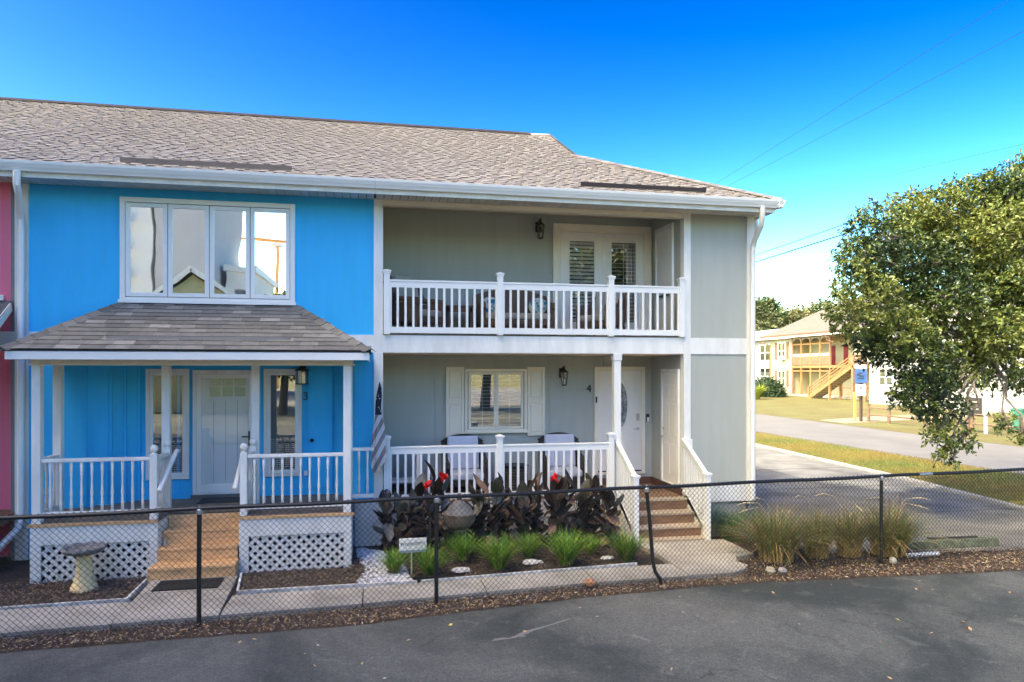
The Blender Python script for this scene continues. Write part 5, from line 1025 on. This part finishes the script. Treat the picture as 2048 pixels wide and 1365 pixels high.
cid=np.sin(P[:,0]*2.1+P[:,1]*1.7)+np.sin(P[:,2]*2.6+P[:,0])+rng.normal(0,.8,len(P)); mi=np.where(cid>1.5,2,np.where(cid>.1,1,np.where(cid>-1.0,3,0)))
W_=np.array(W[ok.name]); me=npmesh('crown',V-W_,F,om,np.repeat(mi,4)); o=bpy.data.objects.new('crown',me); COL.objects.link(o); o.parent=ok; tag(o,kind='stuff')
# ================================================================ FAR TREES
ft=[leafmat('far_foliage_olive',(.10,.115,.04),rnd=.15),leafmat('far_foliage_green',(.05,.075,.025),rnd=.15),leafmat('far_foliage_tan',(.17,.15,.06),rnd=.15)]
def crownmesh(n,kind):
    Ps=[];
    for _ in range(16):
        d=rng.normal(size=3); d/=np.linalg.norm(d); c=d*np.array([3.2,3.2,2.6])*rng.random()**.4; r=rng.uniform(1.1,2.0); m=n//16; q=rng.normal(size=(m,3)); q/=np.linalg.norm(q,axis=1)[:,None]; Ps.append(c+q*(r*(.55+.5*rng.random(m)))[:,None])
    P=np.concatenate(Ps); V,F=leaves(P,.42,.6,.3,flat=.4); w_=[(.5,.4,.1),(.25,.7,.05),(.3,.2,.5)][kind]; me=npmesh('crown',V,F,ft,np.repeat(rng.choice(3,len(P),p=w_),4)); return me
cms=[crownmesh(9000,k) for k in range(3)]; trk=MB().tube([(0,0,-6),(.2,0,-3),(0,.1,0)],[.35,.28,.15],8).mesh('trunk',bark)
def fartree(x,y,h,kind,lb,grp='trees beyond the far houses'):
    t=thing('leafy_tree',lb,'tree',(x,y,0),grp); s=h/9.5; place('crown',cms[kind],t,(x,y,h-3.6*s),(0,0,x),(s,s,s)); place('trunk',trk,t,(x,y,h-3.6*s),(0,0,0),(s,s,(h-3.6*s)/6)); return t
fl_=[(64,115,15.5,0,'olive tree between the dark tall tree and the cream house roof'),(76,116,15.5,2,'tan tree just left of the oak, above the cream house ridge'),(59,118,16.5,1,'dark green tree rising highest left of the cream house roof'),(52,108,12,2,'tan green rounded tree right beside the white downspout'),(68,128,17.8,0,'olive tree behind the left slope of the cream house roof'),(73,122,17,1,'dark tree behind the ridge of the cream house'),(63,112,13,0,'olive tree just above the cream house gutter'),(84,124,17,0,'olive tree beyond the cream house, half hidden by the oak'),(96,120,17,1,'dark tree beyond the white building, seen through the oak'),(110,110,17,0,'olive tree furthest right beyond the white building'),(56,100,10.5,2,'low tan tree behind the far white house')]
for a in fl_: fartree(*a)
# ================================================================ FAR HOUSES
lap=M('cream_lap_siding',(.36,.325,.22),.6,.05,1); wlap=M('white_lap_siding',(.34,.33,.335),.6,.05,1); roofg=addgrain(M('far_roof_shingle',(.12,.108,.098),.9,.15,2),8,.15); maro=M('maroon_shutter',(.17,.08,.07),.6); brn=M('brown_gutter_metal',(.17,.08,.05),.5)
winm=glassy('far_window_glass',(.8,.85,.9),.4); dkr=M('shadowed_porch_wall',(.36,.31,.2),.8)
far_wood=M('far_new_timber',(.28,.155,.065),.7,.2,3); far_wood2=M('far_grey_timber',(.25,.14,.09),.7,.25,3)
ch=thing('cream_house','two storey cream house with arched screened porch and wooden outside stairs across the road','house',(47,66,0))
X=47.
def lapwall(parent,x,y0,y1,z0,z1,m,step=.28):
    MB().box(x,x+.2,y0,y1,z0,z1).build('wall',m,parent); mb=MB(); z=z0
    while z<z1-.02:
        zz=min(z+step,z1); mb.add([(x-.03,y0,z),(x-.03,y1,z),(x-.004,y1,zz),(x-.004,y0,zz),(x-.004,y0,z),(x-.004,y1,z)],[(1,0,3,2),(0,1,5,4)]); z+=step
    mb.build('lap_boards',m,parent,kind='stuff')
lapwall(ch,X,72.9,77.3,0,6.6,lap); lapwall(ch,X,56.5,62.0,3.4,6.6,lap); lapwall(ch,X+2.2,56.5,72.9,0,6.6,lap)
MB().box(X+.01,X+2.2,72.7,72.9,0,6.6).build('wall',lap,ch); MB().box(X+.2,X+9,77.1,77.3,0,6.6).build('wall',lap,ch); MB().box(X+2.4,X+9,56.5,77.1,0,6.5).build('house_core',dkr,ch)
mb=MB(); e0,e1,a0,a1=56,78.5,X-.7,X+11.7; rz=10.9
mb.add([(a0,e0,6.9),(a0,e1,6.9),(a1,e1,6.9),(a1,e0,6.9),(X+5.5,e1-7.5,rz),(X+5.5,e0+5,rz)],[(1,0,5,4),(2,1,4),(3,2,4,5),(0,3,5),(0,1,2,3)]); mb.build('roof',roofg,ch)
MB().box(a0-.02,a0+.05,e0,e1,6.62,6.89).build('fascia',vinyl,ch); MB().box(a0-.12,a0-.02,e0,e1+.1,6.84,6.98).build('gutter',brn,ch)
MB().tube([(a0,78.0,6.7),(a0+.1,77.8,6.2),(X-.1,77.2,5.9),(X-.1,77.15,.3)],.07,6).build('downspout',brn,ch); MB().tube([(a0,65.6,6.7),(a0+.1,65.6,6.1),(X-.1,65.2,5.8)],.07,6).build('downspout',brn,ch)
def farwin(parent,x,y0,y1,z0,z1,shut=None,frame=white):
    f=node('window',parent,(x,(y0+y1)/2,z0)); mb=MB(); w=.12; mb.box(x-.09,x-.035,y0,y0+w,z0,z1); mb.box(x-.09,x-.035,y1-w,y1,z0,z1); mb.box(x-.09,x-.035,y0+w,y1-w,z1-w,z1); mb.box(x-.09,x-.035,y0+w,y1-w,z0,z0+w); mb.box(x-.08,x-.035,y0+w,y1-w,(z0+z1)/2-.05,(z0+z1)/2+.05); mb.box(x-.085,x-.035,(y0+y1)/2-.06,(y0+y1)/2+.06,z0+w,z1-w); mb.build('frame',frame,f)
    MB().box(x-.05,x-.045,y0+w,y1-w,z0+w,z1-w).build('pane',winm,f); MB().box(x-.04,x-.034,y0+w,y1-w,z0+w,z1-w).build('dark_room',M('far_window_dark',(.10,.11,.12),.5),f)
    if shut:
        for a in (y0-.55,y1+.1): MB().box(x-.08,x-.032,a,a+.42,z0,z1).build('shutter',shut,parent)
farwin(ch,X,73.9,75.6,4.2,6.2,maro); farwin(ch,X,73.9,75.6,1.0,2.9,maro)
mb=MB(); mb.box(X-.4,X-.05,73.95,74.6,4.15,4.6); mb.build('window_air_conditioner',M('air_conditioner_white',(.6,.6,.58),.5),ch)
# porch: floor, posts, arches, railing boards
py0,py1=65.8,72.7; MB().box(X-.1,X+2.2,57,72.7,3.15,3.42).build('porch_floor',far_wood,ch); MB().box(X-.12,X+2.2,57,72.7,-.05,.2).build('porch_slab',conc,ch)
MB().box(X-.05,X+2.3,57,72.7,6.5,6.6).build('porch_ceiling',lap,ch)
ys_=[72.6,70.9,69.2,67.5,65.85]
for i,y in enumerate(ys_): MB().box(X-.08,X+.08,y-.09,y+.09,.2,6.5).build('porch_post',far_wood2 if i in (0,4) else far_wood,ch)
for z in (2.75,5.72): MB().box(X-.06,X+.0,py0,py1,z,z+.14).build('cross_rail',far_wood,ch)
for a,b in zip(ys_,ys_[1:]):
    mb=MB(); n=10; c=(a+b)/2; r=(a-b)/2-.1
    for i in range(n):
        t0,t1=math.pi*i/n,math.pi*(i+1)/n; p0=(c+r*math.cos(t0),6.0+.42*math.sin(t0)); p1=(c+r*math.cos(t1),6.0+.42*math.sin(t1)); mb.add([(X-.03,p0[0],p0[1]),(X-.03,p1[0],p1[1]),(X-.03,p1[0],6.5),(X-.03,p0[0],6.5)],[(0,1,2,3)])
    mb.build('arch_fretwork',M('grey_fretwork',(.3,.28,.27),.6),ch)
mb=MB(); y=py0+.1
while y<py1-.1: 
    MB().box(X-.05,X-.02,y,y+.13,3.5,4.45).build('railing_board',far_wood2,ch); y+=.17
MB().box(X-.07,X-.0,py0,py1,4.45,4.55).build('hand_rail',M('far_white_rail',(.7,.6,.5),.6),ch); MB().box(X-.07,X-.0,py0,py1,4.65,4.72).build('hand_rail',M('far_white_rail',(.7,.6,.5),.6),ch)
for y0,y1 in ((68.0,69.0),(65.9,66.6)): MB().box(X+2.12,X+2.19,y0,y1,3.5,5.6).build('red_door',M('dark_red_door',(.2,.015,.02),.5),ch)
for y0 in (58.5,61.5,64.0): 
    MB().box(X-.05,X+.1,y0,y0+.15,.2,3.2).build('porch_post',far_wood,ch)
MB().box(X-.03,X+.03,57,65.8,1.05,1.15).build('cross_rail',far_wood,ch)
# outside stairs: rise towards the right (nearer)
sx0,sx1=X-2.6,X-1.4; stf=node('outside_stairs',ch,(X-2,62,0)); ya,yb=65.7,58.9; n=15
for i in range(n):
    y=ya+(yb-ya)*(i+.5)/n; z=.0+3.35*(i+1)/n; MB().box(sx0-.05,sx1,y-.26,y+.2,z-.06,z).build('step',far_wood,stf); MB().box(sx0,sx1,y-.22,y-.18,z-.22,z-.06).build('step_riser',M('pale_riser',(.6,.5,.36),.7),stf)
for x in (sx0,sx1): 
    MB().obox((x,ya,.05),(x,yb,3.3),.08,.36,(1,0,0)).build('stringer',far_wood,stf)
    for dz in (.45,.75,1.05): MB().obox((x,ya+.1,dz+.05),(x,yb,dz+3.3),.07,.10,(1,0,0)).build('stair_rail',far_wood,stf)
    for t in (0,.5,1): y=ya+(yb-ya)*t; MB().box(x-.08,x+.08,y-.08,y+.08,-.05,3.3*t+1.15).build('stair_post',far_wood,stf)
MB().box(sx0-.1,X,57.0,yb,3.15,3.35).build('landing',far_wood,stf)
y=57.0
while y<59: MB().box(sx0-.08,sx0-.04,y,y+.1,3.35,4.35).build('landing_baluster',far_wood2,stf); y+=.2
for y in (57.1,58.8): MB().box(sx0-.1,sx0+.1,y-.1,y+.1,0,4.4).build('landing_post',far_wood2,stf)
# white building
wb_=thing('white_building','long white lap-sided building behind the live oak across the road','building',(42,41,0))
lapwall(wb_,42,28,53.5,0,6.6,wlap); MB().box(42.2,52,53.3,53.5,0,6.6).build('wall',wlap,wb_); MB().box(42.2,52,28,53.2,0,6.5).build('house_core',dkr,wb_)
mb=MB(); mb.add([(41.4,27,6.7),(41.4,54.2,6.7),(52.6,54.2,6.7),(52.6,27,6.7),(47,51,9.6),(47,30,9.6)],[(1,0,5,4),(2,1,4),(3,2,4,5),(0,3,5),(0,1,2,3)]); mb.build('roof',roofg,wb_); MB().box(41.38,41.45,27,54.2,6.5,6.69).build('fascia',white,wb_)
MB().box(41.93,41.99,28,53.5,.75,.82).build('water_table',M('grey_band',(.4,.38,.38),.6),wb_)
for y0 in (50.6,46.2,41.2,37.5,33.5): farwin(wb_,42,y0,y0+1.75,1.55,3.1); farwin(wb_,42,y0,y0+1.75,4.3,5.9)
# distant white house left of the cream one
dh=thing('distant_white_house','distant white two storey house glimpsed beside the downspout left of the cream house','house',(50,92,0)); lapwall(dh,50,80.5,96,0,6.8,wlap,.4); mb=MB(); mb.add([(49.2,79.8,6.8),(49.2,97,6.8),(60,97,6.8),(60,79.8,6.8),(54.5,93,8.6),(54.5,84,8.6)],[(1,0,5,4),(2,1,4),(3,2,4,5),(0,3,5),(0,1,2,3)]); mb.build('roof',M('pale_grey_roof',(.45,.47,.5),.8),dh)
farwin(dh,50,82.0,84.6,4.1,6.3); farwin(dh,50,82.0,84.6,.9,3.3); farwin(dh,50,87.0,89.6,4.1,6.3)
# bushes by the cream house
bm_=[leafmat('bush_deep_green',(.025,.055,.018)),leafmat('bush_lime',(.30,.36,.04))]
Q=rng.normal(size=(2600,3)); Q/=np.linalg.norm(Q,axis=1)[:,None]; Q*=(.6+.45*rng.random(2600))[:,None]; Q[:,2]=np.abs(Q[:,2]); 
V,F=leaves(Q*np.array([1.6,2.4,2.0]),.5,.22,.5,flat=.2); o=place('dark_shrub',npmesh('dark_shrub',V,F,bm_,np.zeros(len(F),int)),None,(42.5,70.5,0)); tag(o,'dark green spiky shrub at the corner of the cream house','shrub')
o=place('dark_shrub',bpy.data.meshes['dark_shrub'],None,(41.5,74.5,0),(0,0,1),(1,1,1.1)); tag(o,'dark shrub half hidden by the white downspout of the grey house','shrub')
V,F,I=join([blades(260,.5,1.7,.3,.8,.5,.12)+(1,)]); tag(place('lime_grass_bush',npmesh('lime_grass_bush',V,F,bm_,I),None,(37.5,64.5,0)),'lime yellow leafy bush in front of the dark shrub','bush')
# ================================================================ ROADSIDE THINGS
lg=M('weathered_log_wood',(.17,.11,.075),.9,.35,6,bump=.5)
sf=thing('split_rail_fence','low split rail wooden fence along the far side of the road','fence',(27.4,28,0)); fy=[35.0,33.4,30.75,28.0,25.3,22.6,19.9,17.2]
for y in fy: MB().tube([(27.4,y,-.1),(27.4,y,.5),(27.42,y,.98)],[.085,.08,.075],8).build('fence_post',lg,sf)
for a,b in zip(fy,fy[1:]):
    for z in (.38,.78): MB().tube([(27.4,a+.12,z+random.uniform(-.02,.02)),(27.38,(a+b)/2,z-.01),(27.4,b-.12,z+random.uniform(-.03,.03))],[.035,.055,.035],6).build('fence_rail',lg,sf)
sg_=thing('road_sign','brown post carrying a blue and white road sign above a smaller white plate','road sign',(27.0,35.1,0)); MB().box(26.93,27.05,35.03,35.15,-.05,2.9).build('sign_post',M('dark_brown_post',(.07,.045,.03),.7),sg_)
def facing(parent,name,w_,h_,c,m,off=.0):  # plates face the road, i.e. towards -x-y
    d=Vector((-.62,-.78,0)); s=Vector((.78,-.62,0)); C=Vector(c)+d*off; mb=MB(); mb.obox(C-s*w_/2,C+s*w_/2,.02,h_,(d.x,d.y,0)); return mb.build(name,m,parent)
facing(sg_,'blue_sign_plate',.62,.80,(26.85,34.92,2.55),M('sign_blue',(.03,.08,.24),.4)); facing(sg_,'sign_header',.62,.22,(26.85,34.92,3.07),M('sign_pale',(.6,.62,.7),.4))
for dx,dz,w_,h_ in ((-.12,2.62,.16,.10),(.05,2.55,.24,.09),(.0,2.42,.34,.05),(-.02,2.72,.2,.05)): facing(sg_,'storm_symbol',w_,h_,(26.85+.78*dx,34.92-.62*dx,dz),M('sign_dark_symbol',(.02,.03,.06),.4),.02)
facing(sg_,'white_sign_plate',.52,.62,(26.85,34.92,1.75),M('sign_pale2',(.72,.72,.72),.4)); facing(sg_,'sign_symbol',.16,.10,(26.85,34.92,1.88),M('sign_dark_symbol',(.02,.03,.06),.4),.02); facing(sg_,'sign_line',.36,.04,(26.85,34.92,1.6),M('sign_dark_symbol',(.02,.03,.06),.4),.02)
tag(MB().box(26.74,26.84,35.3,35.4,-.05,1.62).build('marker_post',M('yellow_marker_paint',(.62,.56,.10),.5),None),'thin yellow marker post left of the brown sign post','marker post')
bs=thing('board_sign','dark brown board sign on the split rail fence under the oak','board sign',(27.3,27.7,0)); MB().box(27.24,27.30,27.35,28.02,.85,1.6).build('board',M('dark_board',(.035,.03,.025),.7),bs); MB().box(27.24,27.36,28.04,28.14,-.05,1.62).build('sign_post',lg,bs)
for z in (1.38,1.05): MB().box(27.232,27.239,27.48,27.88,z,z+.05).build('faded_lettering',M('faded_letters',(.3,.3,.25),.7),bs)
tag(MB().box(27.28,27.38,27.12,27.22,-.05,1.98).build('white_post',white,None),'thin white post right of the dark board sign','post')
tc=thing('wheelie_bin','green wheeled bin beyond the split rail fence at the right edge','bin',(30.6,28.4,0)); MB().add([(30.35,28.15,0),(30.85,28.15,0),(30.85,28.65,0),(30.35,28.65,0),(30.28,28.08,.95),(30.92,28.08,.95),(30.92,28.72,.95),(30.28,28.72,.95)],[(0,1,5,4),(1,2,6,5),(2,3,7,6),(3,0,4,7),(3,2,1,0),(4,5,6,7)]).build('bin_body',M('green_plastic',(.06,.20,.14),.5),tc); MB().box(30.25,30.95,28.05,28.75,.951,1.03).build('lid',M('green_plastic',(.06,.20,.14),.5),tc)
# overhead wires
def wline(p,q,rad,sag,lb,ext=(.6,1.6)):
    p=Vector(p);q=Vector(q); d=q-p; a=p-d*ext[0]; b=q+d*ext[1]; n=30; pts=[a.lerp(b,i/n)+Vector((0,0,-sag*4*(i/n)*(1-i/n))) for i in range(n+1)]
    tag(MB().tube(pts,rad,5).build('overhead_wire',M('black_cable',(.015,.015,.017),.6),None),lb,'overhead wire')
def W3(r,w_,z): c,s=math.cos(R(11.07)),math.sin(R(11.07)); return (r*c+w_*s,w_*c-r*s,z)
wline((16.13,27.42,7.55),(14.96,19.49,7.3),.020,.0,'thicker lower service wire running from the house corner into the oak',(.5,1.5))
wline((16.13,27.42,7.85),(14.96,19.49,7.62),.014,.0,'thin upper service wire just above the thick one',(.5,1.5))
wline((12.7,23.5,10.),(12.0,11.4,10.),.0045,.0,'faint long wire crossing the sky high at the right, uppermost',(1.,1.2))
wline((13.4,21.8,10.),(13.4,12.2,10.),.0045,.0,'faint long wire crossing the sky at the right, middle one',(1.,1.2))
wline((17.1,26.0,10.),(20.1,18.5,10.),.0045,.0,'faint long wire crossing the sky at the right, lowest one above the oak',(1.,1.2))
# ================================================================ THE OTHER SIDE OF THE CAR PARK (seen in the window reflections; the near tower is unseen, placed to shade the foreground)
stw=M('tower_cream_stucco',(.84,.80,.72),.8,.06,.3); stg=M('tower_grey_stucco',(.56,.52,.48),.8,.06,.3); wdk=M('tower_window_dark',(.10,.12,.14),.2,spec=.8)
def tower(name,lb,x0,x1,y0,y1,h,m,win=True,face='y1',fl=3.1,bw=3.2):
    t=thing(name,lb,'apartment tower',((x0+x1)/2,(y0+y1)/2,0)); MB().box(x0,x1,y0,y1,-.1,h).build('tower_body',m,t); MB().box(x0-.3,x1+.3,y0-.3,y1+.3,h+.002,h+.8).build('parapet',white,t)
    if win:
        mb=MB(); bl=MB(); z=1.2
        while z<h-2:
            if face=='y1':
                x=x0+1
                while x<x1-2: mb.box(x,x+1.7,y1+.01,y1+.03,z,z+1.7); bl.box(x-.4,x+2.1,y1+.02,y1+1.2,z-.45,z-.3); bl.box(x-.4,x+2.1,y1+1.15,y1+1.2,z-.3,z+.5); x+=bw
            else:
                y=y0+1
                while y<y1-2: mb.box(x1+.01,x1+.03,y,y+1.7,z,z+1.7); bl.box(x1+.02,x1+1.1,y-.3,y+2.,z-.45,z-.3); y+=bw
            z+=fl
        mb.build('window_glazing',wdk,t,kind='stuff'); bl.build('balconies',white,t,kind='stuff')
    return t
tower('apartment_tower','cream apartment tower with balconies across the car park behind the viewpoint',-42,-24.3,-72,-60,34,stw)
tower('apartment_tower','grey brown apartment tower beside the cream tower across the car park',-24.0,-18,-78,-60,31,stg,win=False)
tower('apartment_tower','low pale apartment block across the car park behind the viewpoint',-17.2,-14,-80,-64,14.5,stw)
tt=thing('apartment_tower','tall pale apartment tower behind and left of the viewpoint, unseen and placed to shade the townhouses','apartment tower',(-30,-12,0))
dd_=Vector((-.471,.882)); nn_=Vector((-.882,-.471)); p1_=Vector((-14.8,-13.1)); p2_=p1_+dd_*25; p3_=p2_+nn_*24; p4_=p1_+nn_*24  # guessed unseen tower, footprint and height worked back from the wanted shadow edge
MB().prism([tuple(p1_),tuple(p2_),tuple(p3_),tuple(p4_)],-.1,45).build('tower_body',stw,tt)
mb=MB(); bl=MB(); z=1.2
while z<43:
    for k in range(6):
        a_=p1_+dd_*(1.2+3.6*k); b_=a_+dd_*1.9; o_=-nn_*.03
        mb.add([(a_.x+o_.x,a_.y+o_.y,z),(b_.x+o_.x,b_.y+o_.y,z),(b_.x+o_.x,b_.y+o_.y,z+1.8),(a_.x+o_.x,a_.y+o_.y,z+1.8)],[(0,1,2,3)])
        c_=(a_+b_)/2-nn_*.6; bl.obox((c_.x-dd_.x*1.4,c_.y-dd_.y*1.4,z-.35),(c_.x+dd_.x*1.4,c_.y+dd_.y*1.4,z-.35),1.1,.15)
    z+=3.1
mb.build('window_glazing',wdk,tt,kind='stuff'); bl.build('balconies',white,tt,kind='stuff')
gh=thing('gabled_cottage','yellow gabled cottage with white trim across the car park behind the viewpoint','cottage',(-12,-29,0)); MB().box(-16,-9,-36,-27,0,6.7).build('wall',M('yellow_lap',(.5,.46,.25),.7),gh)
mb=MB(); mb.add([(-16.6,-26.5,6.6),(-7.4,-26.5,6.6),(-12,-26.5,9.6),(-16.6,-36.5,6.6),(-7.4,-36.5,6.6),(-12,-36.5,9.6)],[(0,3,5,2),(1,2,5,4)]); mb.build('roof',roofg,gh); mb=MB(); mb.add([(-16,-26.99,6.7),(-8,-26.99,6.7),(-12,-26.99,9.3)],[(0,1,2)]); mb.build('gable_wall',M('yellow_lap',(.5,.46,.25),.7),gh)
for a,b in (((-16.6,-26.45,6.6),(-12,-26.45,9.6)),((-7.4,-26.45,6.6),(-12,-26.45,9.6))): MB().obox(a,b,.1,.3,(0,1,0)).build('barge_board',white,gh)
crn=thing('tower_crane','orange tower crane across the car park behind the viewpoint','crane',(-15,-90,0)); om_=M('crane_orange',(.75,.33,.06),.5)
MB().box(-15.2,-14.8,-90.2,-89.8,0,22).build('mast',om_,crn); MB().obox((-21,-90,23),(-12.5,-90,23),.4,.45,(0,1,0)).build('jib',om_,crn); MB().box(-15.7,-14.3,-90.7,-89.3,22.01,22.6).build('cab',white,crn)
for x,y,h,k,lb in ((-6,-24,8,1,'dark tree across the car park straight behind the viewpoint'),(1,-27,9,0,'olive tree across the car park behind the viewpoint'),(-22,-25,8,1,'dark tree left of the gabled cottage behind the viewpoint'),(8,-25,10.5,1,'dark tree across the car park behind and right of the viewpoint'),(15.5,-24,13,0,'olive tree furthest right across the car park behind the viewpoint')): fartree(x,y,h,k,lb,'trees across the car park')
fartree(21,-26,13,1,'dark tree across the car park at the far right','trees across the car park')
# lawn blades on the verge
pts=[]
n=90000; q=np.column_stack([rng.uniform(13.1,17.6,n*2),8.5+ (rng.random(n*2)**1.6)*22]); lim=np.interp(q[:,1],[8.5,9.9,12,16.2,24,34],[12.9,12.95,13.2,13.85,14.45,14.75]); q=q[q[:,0]>lim][:n]
P=np.column_stack([q,np.full(len(q),-.018)]); dd=rng.normal(0,.45,(len(P),3)); dd[:,2]=1; dd/=np.linalg.norm(dd,axis=1)[:,None]; a=rng.random(len(P))*6.28; s=np.column_stack([np.cos(a),np.sin(a),0*a])*.0045; h=(.03+.04*rng.random(len(P)))[:,None]
V=np.stack([P-s,P+s,P+dd*h],1).reshape(-1,3); F=np.arange(len(P)*3).reshape(-1,3); gmm=[leafmat('lawn_blade_straw',(.27,.18,.035),rnd=0),leafmat('lawn_blade_green',(.13,.17,.025),rnd=0)]
pat=np.sin(P[:,0]*1.3+P[:,1]*.7)+np.sin(P[:,1]*1.9-P[:,0])+rng.normal(0,.9,len(P)); me=npmesh('verge_grass',V,F,gmm,(pat>.5).astype(int)); o=bpy.data.objects.new('verge_grass',me); COL.objects.link(o); tag(o,'short dry yellow green grass on the verge between driveway and road','grass',kind='stuff')
